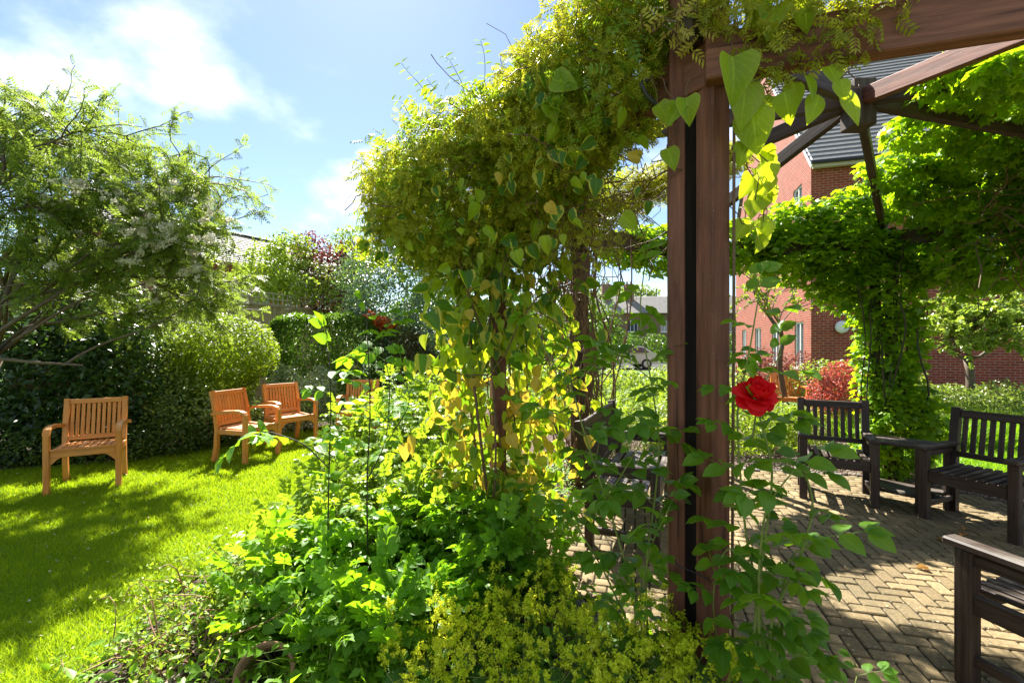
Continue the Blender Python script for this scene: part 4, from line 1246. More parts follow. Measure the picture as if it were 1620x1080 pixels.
shrub('evergreen_shrub', 'large dark glossy evergreen shrub behind the leftmost teak chair', 'shrub',
      [blob(90, 600, 6.4, 1.0, .7, 1.0), blob(190, 590, 6.6, .7, .6, .95), blob(-60, 600, 6.2, 1.1, .7, 1.2), blob(20, 690, 6.0, 1.2, .5, .55), blob(150, 690, 6.2, .6, .4, .55), blob(150, 520, 7.0, .8, .6, .8)],
      15000, [L_SMALL], .095, 'lf_laurel', lump=.16, shell=.5, seed=1.0, spread=.3)
shrub('speckled_shrub', 'pale speckled shrub between the dark evergreen and the round bush', 'shrub',
      [blob(250, 600, 6.9, .62, .5, .72), blob(300, 655, 6.7, .6, .4, .5), blob(215, 560, 7.2, .45, .4, .6), blob(360, 660, 7.2, .5, .4, .45)],
      15000, [L_SMALL], .055, 'lf_varieg', lump=.2, shell=.55, seed=2.0, spread=.33)
shrub('low_hedge', 'low dark clipped hedge along the lawn edge behind the teak chairs', 'hedge',
      [(-5.3, 5.9, .18, .75, .28, .30), (-4.75, 6.25, .2, .45, .35, .30), (-4.45, 6.75, .18, .4, .45, .28), (-6.3, 5.65, .2, .8, .3, .3)],
      9000, [L_FLAT], .042, 'lf_box', lump=.12, shell=.4, seed=3.0, nstems=5)
shrub('round_bush', 'round clipped yellow green bush behind the sideways teak chair', 'shrub',
      [blob(357, 555, 7.3, .74, .7, .62), blob(340, 600, 7.3, .6, .6, .55), blob(330, 640, 7.3, .4, .4, .4)],
      21000, [L_SMALL], .052, 'lf_topiary', lump=.07, lf=4, shell=.4, seed=4.0, up=.8)
def hedge_box(name, label, x0, x1, y0, y1, h, n, size, mat, seed, rot=0.0, cx=None):
    root = thing(name, label, 'hedge', ((x0 + x1) / 2, (y0 + y1) / 2, 0))
    w, dp = x1 - x0, y1 - y0
    face_ = RNG.choice(4, n, p=np.array([w * h, w * dp, dp * h, dp * h]) / (w * h + w * dp + 2 * dp * h))
    u, v = RNG.random(n), RNG.random(n); q = RNG.random(n) ** 1.7 * .3
    P = np.zeros((n, 3)); nr = np.zeros((n, 3))
    m = face_ == 0; P[m] = np.stack([x0 + w * u[m], y0 + q[m], h * v[m]], 1); nr[m] = (0, -1, 0)
    m = face_ == 1; P[m] = np.stack([x0 + w * u[m], y0 + dp * v[m], h - q[m]], 1); nr[m] = (0, 0, 1)
    m = face_ == 2; P[m] = np.stack([x0 + q[m], y0 + dp * u[m], h * v[m]], 1); nr[m] = (-1, 0, 0)
    m = face_ == 3; P[m] = np.stack([x1 - q[m], y0 + dp * u[m], h * v[m]], 1); nr[m] = (1, 0, 0)
    c = np.array([(x0 + x1) / 2, (y0 + y1) / 2, h * .45]); e = np.array([w, dp, h]) / 2
    k = np.abs((P - c) / e); rr = np.maximum(1, (k ** 6).sum(1) ** (1 / 6))
    P = c + (P - c) / rr[:, None] ** .8
    P += nr * (.07 * vnoise(P, 4, seed) + .03 * vnoise(P, 11, seed))[:, None]
    P[:, 2] = np.maximum(P[:, 2], .03)
    A, N = leaf_dirs(P, nr, .6, .5, .6, .3)
    foliage(root, name + str(seed), [L_SMALL], P, A, N, size * RNG.uniform(.7, 1.3, n), tints(P, seed), M[mat])
    tg = [np.array([x0 + w * RNG.random(), y0 + dp * .5, h * .8]) for _ in range(6)]
    ob('stem', local(root, twigs([t * (1, 1, 0) for t in tg], tg, .02, .008, 5, .05).mesh('stem', True)), M['stem_dark'], root)
    return root
hedge_box('clipped_hedge', 'tall clipped green hedge with sunlit top behind the teak chairs', -4.75, -2.55, 8.6, 9.8, 2.14, 22000, .06, 'lf_hedge', 5.0)
shrub('white_edged_shrub', 'small shrub with white edged leaves at the foot of the clipped hedge', 'shrub',
      [blob(475, 640, 7.9, .42, .35, .42), blob(430, 665, 7.7, .35, .3, .3), blob(510, 620, 8.1, .28, .3, .45), blob(450, 610, 8.2, .3, .3, .4)],
      6500, [L_SMALL], .055, 'lf_white', lump=.25, shell=.7, seed=6.0, spread=.35)
shrub('lime_shrub', 'airy lime green shrub above the trellis fence', 'shrub',
      [blob(425, 425, 11.8, .75, .6, .7), blob(460, 400, 12.2, .6, .5, .6), blob(395, 450, 11.6, .5, .5, .5), blob(450, 455, 11.4, .7, .5, .5), (-5.9, 11.8, 1.3, .5, .5, 1.2)],
      9000, [L_SMALL], .085, 'lf_lime', lump=.3, shell=.7, seed=7.0)
shrub('purple_shrub', 'purple leaved shrub growing beyond the fence right of the lime one', 'shrub',
      [blob(520, 430, 12.6, .8, .6, .7), blob(490, 395, 13.0, .5, .5, .5), blob(555, 410, 13.0, .6, .5, .6), blob(510, 475, 12.4, .8, .5, .5), (-5.2, 12.8, 1.2, .4, .4, 1.1)],
      8000, [L_SMALL], .085, 'lf_purple', lump=.3, shell=.75, seed=8.0)
shrub('green_shrub', 'mixed green shrub beyond the fence mingling with the purple one', 'shrub',
      [blob(480, 440, 12.2, .8, .5, .6), blob(560, 390, 13.5, .7, .5, .75), blob(545, 460, 12.0, .7, .5, .6), (-4.6, 12.2, 1.2, .4, .4, 1.1)],
      7000, [L_SMALL], .08, 'lf_apple', lump=.3, shell=.75, seed=8.5)
shrub('grey_green_shrub', 'tall grey green shrub with glittering leaves left of the ivy covered post', 'shrub',
      [blob(620, 470, 9.6, .95, .7, .95), blob(580, 440, 10.2, .6, .6, .7), blob(660, 430, 9.8, .7, .6, .8), blob(650, 530, 9.3, .8, .6, .7), blob(570, 520, 9.8, .5, .5, .6), blob(690, 500, 9.6, .7, .6, 1.0), (-1.9, 9.5, .8, .7, .5, .8)],
      22000, [L_SMALL], .065, 'lf_glauc', lump=.25, shell=.6, seed=9.0)
shrub('orange_shrub', 'shrub with bright orange red young shoots in front of the grey green one', 'shrub',
      [blob(600, 507, 8.9, .27, .2, .13), blob(612, 515, 8.9, .2, .2, .1), blob(590, 500, 8.9, .15, .15, .1)],
      520, [L_NARROW], .10, 'lf_orange', lump=.3, shell=.8, seed=10.0, up=.9, droop=-.6)
shrub('brown_conifer', 'dull brown green conifer behind the hidden teak chair', 'shrub',
      [blob(655, 585, 8.9, .42, .35, .75), blob(640, 540, 9.0, .3, .3, .4), blob(680, 600, 8.8, .3, .3, .6)],
      6000, [L_NARROW], .075, 'lf_conifer' if 'lf_conifer' in M else 'lf_box', lump=.2, shell=.6, seed=11.0, up=.3)

# ------------------------------------------------------------------ planting beyond the pergola
shrub('street_hedge', 'dark clipped hedge across the street in front of the far house', 'hedge',
      [(8 + 2.2 * k, 39.5, 1.0, 1.5, .8, 1.5) for k in range(6)], 9000, [L_SMALL], .2, 'lf_hedge', lump=.08, seed=12.0, nstems=0)
shrub('far_tree', 'round green tree behind the far house roof', 'tree',
      [(13.0, 60, 7.0, 3.0, 2.5, 2.4), (17, 61, 6.8, 3.2, 2.5, 2.6), (9.5, 62, 6.5, 2.5, 2.5, 2.2)], 6000, [L_SMALL], .5, 'lf_tree', lump=.25, seed=13.0, fname='crown', nstems=4)
for tx_, ty_, r_, lb_ in ((-3.2, 19.0, 2.0, 'dark green garden tree glimpsed left of the ivy covered post'), (-.6, 20.5, 2.1, 'garden tree glimpsed straight behind the ivy leaves'), (1.9, 19.5, 1.8, 'garden tree between the ivy and the tangled stems'), (4.0, 24.0, 2.0, 'green tree left of the far house, behind the tangled stems')):
    shrub('garden_tree', lb_, 'tree', [(tx_, ty_, 2.3, r_, 1.4, 1.9), (tx_ + .8, ty_ + .3, 1.5, r_ * .8, 1.2, 1.4), (tx_ - .7, ty_, 1.6, r_ * .8, 1.2, 1.5)], 4200, [L_SMALL], .2, 'lf_hedge', lump=.28, shell=.6, seed=tx_ + 60, fname='crown', nstems=5, group='trees closing the view behind the ivy')
shrub('boundary_shrub', 'bushy green shrubs along the garden edge under the pergola view', 'shrub',
      [(1.2, 9.8, .5, .8, .5, .7), (2.4, 9.6, .4, .7, .5, .6), (3.4, 9.8, .45, .7, .5, .6), (.3, 9.6, .5, .6, .4, .7)], 9000, [L_SMALL], .075, 'lf_lime', lump=.25, seed=14.0)
shrub('yellow_green_shrub', 'bright yellow green low shrub behind the red rose and dark armchair', 'shrub',
      [(3.1, 6.35, .30, .55, .45, .42), (3.9, 6.6, .28, .5, .4, .40), (2.3, 6.6, .3, .5, .4, .42), (4.4, 6.9, .2, .4, .4, .35)], 9000, [L_SMALL], .05, 'lf_lime', lump=.25, seed=15.0)
shrub('red_shrub', 'red leaved shrub in front of the brick building corner', 'shrub',
      [(5.62, 7.9, .60, .45, .45, .46), (6.1, 7.9, .5, .45, .4, .45), (6.3, 8.6, .75, .5, .4, .5)], 5000, [L_NARROW], .085, 'lf_red', lump=.25, shell=.7, seed=16.0, up=.7, droop=-.4)
shrub('dark_red_shrub', 'dusky red shrub behind the far teak chair', 'shrub',
      [(5.5, 10.2, .8, .7, .4, .55), (6.3, 9.9, .75, .5, .4, .5)], 4500, [L_NARROW], .08, 'lf_purple', lump=.25, shell=.7, seed=16.5, up=.7)
shrub('mixed_shrub', 'green shrub between the red shrub and the brick wall', 'shrub',
      [(6.5, 9.4, .6, .7, .4, .6), (7.4, 8.9, .6, .7, .4, .55), (4.3, 9.0, .5, .7, .4, .55)], 6000, [L_SMALL], .07, 'lf_apple', lump=.25, seed=17.0)
t1, _ = branch_tree('small_tree', 'slim young tree with light green leaves in front of the brick gable', (5.45, 9.1, 0), np.array([5.42, 9.1, 1.6]),
                    [at(*p) for p in ((1195, 440, 9), (1225, 420, 9.2), (1260, 440, 9), (1290, 470, 8.8), (1170, 470, 9), (1210, 480, 8.8), (1250, 400, 9.3), (1280, 430, 9.2), (1185, 400, 9.2), (1300, 445, 9.1), (1165, 430, 9.1))],
                    .06, [L_SMALL], .085, 'lf_lime', 16, nsub=8, spread=.5, seed=21)
t2, _ = branch_tree('small_tree', 'low spreading small tree with pale glossy leaves on the far right', (8.1, 8.05, 0), np.array([8.05, 8.05, 1.25]),
                    [at(*p) for p in ((1480, 520, 8), (1500, 490, 8), (1520, 500, 7.7), (1540, 480, 8), (1570, 490, 7.8), (1600, 480, 8), (1620, 500, 7.8), (1590, 530, 7.6), (1550, 530, 7.6), (1510, 540, 7.7), (1640, 470, 8), (1480, 480, 8.3), (1570, 510, 7.5), (1650, 520, 7.8), (1610, 540, 7.6), (1530, 515, 8.2))],
                    .075, [L_SMALL], .085, 'lf_apple', 40, nsub=12, spread=.45, seed=22)
shrub('pale_hedge', 'low pale green shrub row under the small tree on the far right', 'shrub',
      [(6.4, 7.9, .40, .6, .4, .45), (7.3, 7.8, .42, .7, .4, .45), (8.3, 7.7, .42, .7, .4, .45), (9.1, 7.6, .42, .7, .4, .45)], 14000, [L_SMALL], .055, 'lf_varieg', lump=.2, seed=18.0, nstems=8)
grass('long_grass', 'tall bright green grass in front of the pale shrub row', [(5.2, 6.5), (9.0, 6.3), (9.0, 7.35), (5.2, 7.5)], 9000, .42, .008, 'grass_long', 1.0, (5.2, 9, 6.2, 7.5))

# ------------------------------------------------------------------ climbers on the pergola
def climber(name, label, base, key, blobs, n, tpls, size, mat, nparts, shell, lump, seed, **kw):
    root = thing(name, label, 'climbing plant', base)
    P, nr = blob_points(blobs, n, shell, lump, kw.get('lf', 4.0), seed, kw.get('cull', .5))
    A, N = leaf_dirs(P, nr, kw.get('out', .6), kw.get('up', .5), kw.get('rnd', .5), kw.get('droop', .4))
    S = size * RNG.uniform(.65, 1.3, len(P))
    foliage(root, key, tpls, P, A, N, S, tints(P, seed, 5, .25), M[mat], nparts)
    return root, P

jas_blobs = [(-.22, 3.18, 2.56, .78, .66, .50), (-.52, 3.22, 2.40, .52, .50, .40), (.02, 3.05, 2.74, .58, .52, .46), (.20, 2.75, 2.78, .46, .45, .42), (.36, 2.50, 2.84, .38, .38, .40), (.55, 2.27, 2.92, .26, .3, .42),
             (.64, 2.18, 3.14, .24, .26, .32), (.15, 3.62, 2.82, .34, .35, .26), (.50, 4.35, 2.92, .40, .40, .20), (.70, 4.9, 2.88, .42, .32, .24), (1.15, 4.62, 3.02, .34, .28, .20), (1.5, 4.4, 3.08, .30, .28, .18), (1.85, 4.15, 3.16, .26, .24, .15)]
jas, JP = climber('jasmine', 'big mound of yellow green jasmine over the pergola beam left of the near post', (.25, 2.95, 0), 'jas', jas_blobs, 30000, [L_JAS], .070, 'lf_jas', 0, .45, .26, 31.0, up=.45, rnd=.6, droop=.5, lf=5)
near_b = [(.95, 1.83, 2.92, .22, .12, .24), (1.15, 1.76, 2.85, .24, .12, .2), (1.35, 1.70, 2.83, .18, .10, .16), (1.0, 1.80, 2.62, .12, .08, .12), (1.25, 1.72, 2.66, .10, .08, .10)]
P, nr = blob_points(near_b, 1100, .6, .3, 8, 32.0)
A, N = leaf_dirs(P, nr, .6, .4, .6, .6)
foliage(jas, 'jasnear', [L_JAS], P, A, N, RNG.uniform(.05, .095, len(P)), tints(P, 4.0), M['lf_jas'], 140, leaf_name='sprig')
tipb = [(.78, 1.90, 2.80, .13, .06, .10), (.70, 1.92, 2.88, .08, .05, .08), (.86, 1.88, 2.87, .07, .05, .10)]
P, nr = blob_points(tipb, 60, .8, .3, 8, 33.0, cull=.1)
A, N = leaf_dirs(P, nr, .7, .2, .6, .3)
foliage(jas, 'jastip', [L_JAS], P, A, N, RNG.uniform(.07, .11, len(P)), tints(P, 5.0), M['lf_jas_tip'], 60, leaf_name='sprig')
# greener stems threaded through it and strands hanging from its underside
P, nr = blob_points(jas_blobs[:8], 3600, .25, .36, 5, 36.0)
A, N = leaf_dirs(P, nr, .5, .5, .6, .6)
foliage(jas, 'jasgreen', [L_PAIR], P, A, N, RNG.uniform(.06, .12, len(P)), tints(P, 6.0), M['lf_bed'], 60, leaf_name='sprig')
g = G(); LP = []; LA = []
for i in range(130):
    px = RNG.uniform(572, 1040); ylo = np.interp(px, [570, 690, 760, 850, 950, 1050], [385, 395, 415, 400, 370, 300])
    d = np.interp(px, [570, 800, 1050], [3.15, 3.0, 2.2]) + RNG.uniform(-.15, .3)
    a = at(px, ylo - RNG.uniform(20, 70), d); b = a + np.array([RNG.normal(0, .06), RNG.normal(0, .05), -RNG.uniform(.10, .36)])
    pts = wiggle(a, b, 7, .025, i + 900); g.add(*tube(pts, .0016, 4, False))
    for j in range(1, 7):
        LP.append(pts[j]); LA.append(RNG.normal(0, 1, 3) * (1, 1, .3) - UP * .5)
ob('hanging_stem', local(jas, g.mesh('hanging_stem', True)), M['stem_brown'], jas, kind='stuff')
LP, LA = np.array(LP), unit(np.array(LA)); LN = unit(RNG.normal(0, .5, LP.shape) + (0, -.5, .8))
foliage(jas, 'jashang', [L_JAS], LP, LA, LN, RNG.uniform(.04, .085, len(LP)), tints(LP, 7.0), M['lf_jas'], 0)
# long shoots standing above the mound
LP = []; LA = []; LN = []
for px, py, bx, by, d in ((760, 65, 770, 160, 2.9), (705, 90, 735, 165, 3.0), (635, 100, 690, 175, 3.1), (620, 160, 665, 190, 3.2), (830, 45, 865, 130, 2.7), (855, 70, 850, 130, 2.7), (675, 125, 700, 170, 3.1), (568, 295, 600, 310, 3.1), (800, 90, 800, 150, 2.9)):
    pts = wiggle(at(bx, by, d), at(px, py, d), 8, .03, int(px))
    g = G(); g.add(*tube(pts, np.linspace(.0035, .0015, 8), 4, False))
    ob('shoot', local(jas, g.mesh('shoot', True)), M['stem_green'], jas)
    sd = unit(np.cross(pts[-1] - pts[0], [0, 1, 0]))
    for j in range(1, 8):
        for s in (-1, 1):
            LP.append(pts[j]); LA.append(sd * s + UP * .25); LN.append(np.array([0, -.7, .7]))

LP, LA, LN = np.array(LP), unit(np.array(LA)), unit(np.array(LN) + RNG.normal(0, .3, (len(LN), 3)))
leaf_objects(jas, 'jasleaf', [leaf_grid(lambda v: ovate(v, .22), 3, 3, .2, .1)], LP, LA, LN, RNG.uniform(.04, .07, len(LP)), RNG.uniform(.2, .8, len(LP)), M['lf_bed'])
# tangle of bare brown stems under the mound and round the posts
g = G()
rg = np.random.default_rng(5)
for i in range(150):
    a = at(rg.uniform(800, 950), rg.uniform(330, 480), rg.uniform(3.0, 4.6)); b = a + rg.normal(0, .28, 3) * (1, 1, 1.3) - UP * .1
    g.add(*tube(wiggle(a, b, 7, .08, i), rg.uniform(.002, .0045), 4, False))
for i in range(60):
    a = at(rg.uniform(850, 1040), rg.uniform(250, 350), rg.uniform(2.3, 3.2)); b = a + rg.normal(0, .25, 3)
    g.add(*tube(wiggle(a, b, 7, .06, i + 300), rg.uniform(.002, .004), 4, False))
for i in range(46):
    x = .73 + rg.normal(0, .10); y = 4.78 + rg.normal(0, .08)
    g.add(*tube(wiggle((x + rg.normal(0, .05), y, .0), (x + rg.normal(0, .16), y + rg.normal(0, .1), 2.6), 18, .17, i + 600), rg.uniform(.003, .010), 5, False))
ob('bare_stem', local(jas, g.mesh('bare_stem', True)), M['stem_brown'], jas, kind='stuff')

g = G()                                           # woody shoots breaking the surface of the mound
for i in range(110):
    k = rg.integers(0, 7); b_ = np.array(jas_blobs[k]); d_ = unit(rg.normal(0, 1, 3) + (0, -.7, .1))
    a = b_[:3] + d_ * b_[3:] * .8; b = a + d_ * rg.uniform(.12, .22) + rg.normal(0, .07, 3) - UP * .04
    g.add(*tube(wiggle(a, b, 6, .04, i + 2000), rg.uniform(.0018, .0036), 4, False))
ob('bare_stem', local(jas, g.mesh('bare_stem', True)), M['stem_brown'], jas, kind='stuff')
# variegated ivy on the second post and on the near beam
ivy = thing('variegated_ivy', 'ivy with green and yellow heart shaped leaves climbing the second post', 'climbing plant', (-.10, 3.14, 0))
IP, IA, IN, IT, IS = [], [], [], [], []
def ivy_leaf(p, big=1.0, hang=1.0):
    IP.append(p); IA.append(unit(np.array([RNG.normal(0, .55), RNG.normal(-.15, .2), -hang + RNG.normal(0, .45)])))
    IN.append(unit(np.array([RNG.normal(-.1, .75), -.8, RNG.normal(.35, .55)]))); IS.append(big * RNG.uniform(.05, .12)); IT.append(RNG.random())
for i in range(1150):
    py = RNG.uniform(330, 830); wd = 120 - 35 * abs(py - 520) / 280
    px = RNG.normal(785, wd * .6) + (15 if py > 600 else 0)
    px = RNG.uniform(680, 950) if not 672 < px < 950 else px
    if 762 < px < 806 and 560 < py < 745 and RNG.random() < .75: continue
    d = 2.98 + abs(px - 785) / 720 * 1.1 + RNG.uniform(-.12, .18)
    ivy_leaf(at(px, py, d))
for px, py in ((690, 480), (705, 500), (678, 495), (725, 495), (740, 490), (668, 560), (650, 570), (770, 405), (710, 420), (735, 430), (640, 700), (655, 690), (830, 320), (850, 345), (800, 300), (745, 330), (905, 270), (870, 260), (925, 320), (895, 350), (930, 290)):
    ivy_leaf(at(px, py, RNG.uniform(2.5, 2.9)), 1.15)
for k in range(75):
    px = RNG.uniform(610, 1030); py = RNG.uniform(np.interp(px, [610, 800, 1030], [300, 230, 120]), np.interp(px, [610, 800, 1030], [400, 410, 330]))
    ivy_leaf(at(px, py, np.interp(px, [600, 760, 900, 1000], [2.85, 2.46, 2.18, 2.0]) + RNG.uniform(-.03, .12)), .85)
for k in range(22):
    ivy_leaf(at(RNG.uniform(838, 905), RNG.uniform(105, 190), RNG.uniform(2.15, 2.35)), 1.25)
for k in range(16):
    ivy_leaf(at(RNG.uniform(570, 605), RNG.uniform(330, 400), 3.0), .8)
IP, IA, IN, IS, IT = map(np.array, (IP, IA, IN, IS, IT))
py_ = HOR - (IP[:, 2] - 1.5) * F_PX / IP[:, 1]
yel = (py_ > 585) & (RNG.random(len(IP)) < .24) | (RNG.random(len(IP)) < .06)
IT = np.clip(IT * .8 + .1, 0, 1)
lim = ~yel & (RNG.random(len(IP)) < .5)
grn = ~yel & ~lim
foliage(ivy, 'ivy', [L_IVY, L_IVY2, L_IVY3], IP[grn], IA[grn], IN[grn], IS[grn], IT[grn], M['lf_ivy'], 300)
foliage(ivy, 'ivylime', [L_IVY, L_IVY2, L_IVY3], IP[lim], IA[lim], IN[lim], IS[lim], RNG.uniform(0, .75, lim.sum()), M['lf_limeivy'], 280, leaf_name='pale_leaf')
leaf_objects(ivy, 'ivyyel', [L_IVY, L_IVY2, L_IVY3], IP[yel], IA[yel], IN[yel], IS[yel] * .95, RNG.random(yel.sum()), M['lf_yellow'], 'yellow_leaf')
g = G()
for i in range(9):
    x = -.10 + RNG.normal(0, .10)
    g.add(*tube(wiggle((x, 3.10 + RNG.normal(0, .04), 0), (x + RNG.normal(0, .2), 3.08 + RNG.normal(0, .05), RNG.uniform(.9, 2.7)), 16, .13, i + 40), RNG.uniform(.004, .010), 6, False))
for i in range(60):
    k = RNG.integers(0, len(IP)); p = IP[k]
    g.add(*tube(wiggle((-.1 + RNG.normal(0, .08), 3.08, min(p[2] + RNG.uniform(-.3, .3), 2.7)), p, 6, .03, i + 90), .0025, 4, False))
ob('stem', local(ivy, g.mesh('stem', True)), M['stem_brown'], ivy)
# the big leaves beside the near post
ivy2 = thing('variegated_ivy', 'large lime green heart shaped ivy leaves hanging beside the near post under the beam', 'climbing plant', (.95, 1.85, 0))
big = [(1158, 90, 1.72, .175, .35), (1178, 130, 1.76, .175, .8), (1190, 175, 1.80, .17, .55), (1085, 155, 1.80, .105, .5), (1075, 168, 1.83, .09, .2), (1275, 120, 1.7, .10, .3), (1310, 105, 1.7, .095, .35), (1340, 145, 1.68, .125, .9),
       (1295, 150, 1.72, .11, .55), (1240, 145, 1.75, .12, .2), (1255, 130, 1.78, .11, .1), (1215, 150, 1.8, .12, .3), (1225, 10, 1.75, .13, .6), (1200, -10, 1.78, .13, .4), (1250, 5, 1.75, .12, .3), (1270, -5, 1.7, .12, .2), (1330, 125, 1.66, .08, .4), (1200, 200, 1.85, .12, .15), (1180, 225, 1.85, .10, .2), (1040, 165, 1.95, .11, .7), (1055, 235, 1.95, .10, .5)] + [(RNG.uniform(1160, 1225), RNG.uniform(215, 380), RNG.uniform(1.85, 2.0), RNG.uniform(.07, .11), RNG.random()) for _ in range(16)]
bp = np.array([at(a, b, d) for a, b, d, s, t in big]); n_ = len(big)
bA = unit(np.stack([RNG.normal(.05, .45, n_), RNG.normal(-.15, .15, n_), -np.ones(n_)], 1))
bN = unit(np.stack([RNG.normal(-.1, .3, n_), -np.ones(n_), RNG.normal(.5, .25, n_)], 1))
bA[0] = unit([.08, -.1, -1]); bN[0] = unit([0, -1, .35]); bA[1] = unit([.0, 0, -1]); bN[1] = unit([.15, -1, .4]); bA[2] = unit([.12, 0, -1])
leaf_objects(ivy2, 'ivybig', [leaf_grid(heart, rows=8, cols=5, fold=.10, droop=.18), leaf_grid(heart, rows=8, cols=5, fold=.34, droop=.3), leaf_grid(lambda v: (heart(v)[0] * .85, v), rows=8, cols=5, fold=-.12, droop=.4)], bp, bA, bN, np.array([b[3] for b in big]), np.array([b[4] for b in big]) * .6, M['lf_limeivy'])
g = G()
for i, p in enumerate(bp):
    g.add(*tube(wiggle(p, p + np.array([RNG.normal(0, .06), .05, .10 + RNG.random() * .05]), 6, .02, i + 7), .0022, 4, False))
g.add(*tube(wiggle((.95, 1.95, 0), (.93, 1.90, 2.85), 14, .03, 5), .006, 6)); g.add(*tube(wiggle((.93, 1.88, 2.72), (1.5, 1.68, 2.72), 10, .04, 6), .004, 5))
ob('stem', local(ivy2, g.mesh('stem', True)), M['stem_brown'], ivy2)

# creeper over the far side
cr_b = [(2.0, 5.75, 2.72, .6, .35, .34), (2.7, 5.65, 2.70, .65, .35, .38), (3.4, 5.5, 2.66, .6, .35, .42), (3.95, 5.32, 2.6, .5, .4, .45), (4.27, 5.2, 2.15, .42, .36, .55), (4.3, 5.15, 1.5, .38, .32, .5), (4.3, 5.15, .9, .32, .3, .5), (4.35, 5.1, .4, .4, .3, .4), (3.75, 5.3, 2.25, .3, .25, .35),
        (4.7, 5.0, 2.5, .4, .35, .4), (4.35, 4.98, .62, .45, .25, .4), (1.45, 5.6, 2.7, .4, .3, .25), (3.95, 5.3, 3.0, .45, .35, .36), (3.4, 5.45, 2.95, .4, .3, .25)]
cr, _ = climber('creeper', 'bright green lobed leaf creeper covering the far pergola beams and paired post', (4.27, 5.24, 0), 'creep', cr_b, 11500, [L_PALM], .072, 'lf_creeper', 300, .55, .25, 41.0, out=.35, up=.9, rnd=.45, droop=.5)
cr_b2 = [(4.55, 4.35, 2.98, .60, .55, .40), (4.85, 4.0, 2.75, .55, .6, .5), (4.3, 4.55, 3.0, .50, .42, .32), (4.75, 4.5, 2.45, .50, .45, .5), (5.1, 3.9, 2.35, .45, .5, .5), (4.2, 4.1, 3.18, .45, .35, .22), (3.8, 4.45, 3.18, .35, .3, .18), (4.6, 3.6, 3.05, .5, .5, .35), (5.05, 3.5, 2.7, .4, .4, .4), (3.25, 3.25, 3.42, .34, .32, .18), (3.7, 3.3, 3.36, .4, .4, .22), (4.2, 3.3, 3.25, .45, .45, .28), (3.55, 3.85, 3.36, .35, .35, .18), (4.05, 3.75, 3.28, .45, .4, .25), (3.3, 2.85, 3.25, .25, .25, .14), (2.95, 3.05, 3.30, .20, .2, .10), (3.0, 2.7, 3.14, .22, .2, .10)]
cr2, _ = climber('creeper', 'thick roof of creeper hanging from the pergola rafters at upper right', (5.15, 3.5, 0), 'creep', cr_b2, 13500, [L_PALM], .068, 'lf_creeper', 300, .6, .25, 42.0, out=.35, up=.9, rnd=.5, droop=.5)
g = G()
for i in range(120):
    a = np.array([RNG.uniform(4.1, 5.2), RNG.uniform(3.5, 4.7), RNG.uniform(2.1, 3.0)]); b = a + RNG.normal(0, .3, 3)
    g.add(*tube(wiggle(a, b, 6, .07, i), RNG.uniform(.002, .006), 4, False))
ob('bare_stem', local(cr2, g.mesh('bare_stem', True)), M['stem_brown'], cr2, kind='stuff')
g = G()
for i in range(26):
    x = 4.27 + RNG.normal(0, .10)
    g.add(*tube(wiggle((x, 5.1 + RNG.normal(0, .05), 0), (x + RNG.normal(0, .2), 5.1 + RNG.normal(0, .1), RNG.uniform(1.5, 2.7)), 10, .09, i + 60), RNG.uniform(.004, .010), 5, False))
ob('stem', local(cr, g.mesh('stem', True)), M['stem_dark'], cr)
g = G(); g.add(*tube(wiggle((5.12, 3.5, 0), (5.0, 3.6, 2.7), 10, .06, 4), np.linspace(.03, .015, 10), 7)); ob('stem', local(cr2, g.mesh('stem', True)), M['stem_dark'], cr2)

# ------------------------------------------------------------------ roses
def rose_plant(name, label, base, stems, mat, size, stem='stem_green', per=.075, cat='rose bush', rad=.006, tpls=None, key='rose', tmin=.25, up=.3, tl=None):
    root = thing(name, label, cat, base)
    g = G(); LP, LA = [], []
    for i, (pts, r) in enumerate(stems):
        P = np.asarray(pts, float)
        # smooth
        t = np.linspace(0, 1, len(P)); tt = np.linspace(0, 1, max(8, 4 * len(P)))
        Q = np.stack([np.interp(tt, t, P[:, k]) for k in range(3)], 1)
        for _ in range(2): Q[1:-1] = (Q[:-2] + 2 * Q[1:-1] + Q[2:]) / 4
        g.add(*tube(Q, np.linspace(r, r * .5, len(Q)), 6))
        L = np.concatenate([[0], np.cumsum(np.linalg.norm(np.diff(Q, axis=0), axis=1))])
        s = L[-1] * tmin; az = RNG.uniform(0, 6)
        while s < L[-1]:
            p = np.array([np.interp(s, L, Q[:, k]) for k in range(3)])
            az += 2.4 + RNG.normal(0, .3)
            LP.append(p); LA.append(unit([math.cos(az), math.sin(az), up + RNG.normal(0, .25)]))
            s += per * RNG.uniform(.7, 1.3)
        LP.append(Q[-1]); LA.append(unit(Q[-1] - Q[-2]) + RNG.normal(0, .3, 3))
    ob('stem', local(root, g.mesh('stem', True)), M[stem], root)
    LP, LA = np.array(LP), unit(np.array(LA))
    LN = unit(UP + RNG.normal(0, .3, LP.shape) - LA * LA[:, 2:] * .5)
    T = np.clip(RNG.normal(.5, .25, len(LP)), 0, 1) if tl is None else np.clip(RNG.normal(tl, .2, len(LP)), 0, 1)
    leaf_objects(root, key, tpls or [L_ROSE], LP, LA, LN, size * RNG.uniform(.7, 1.25, len(LP)), T, M[mat])
    return root

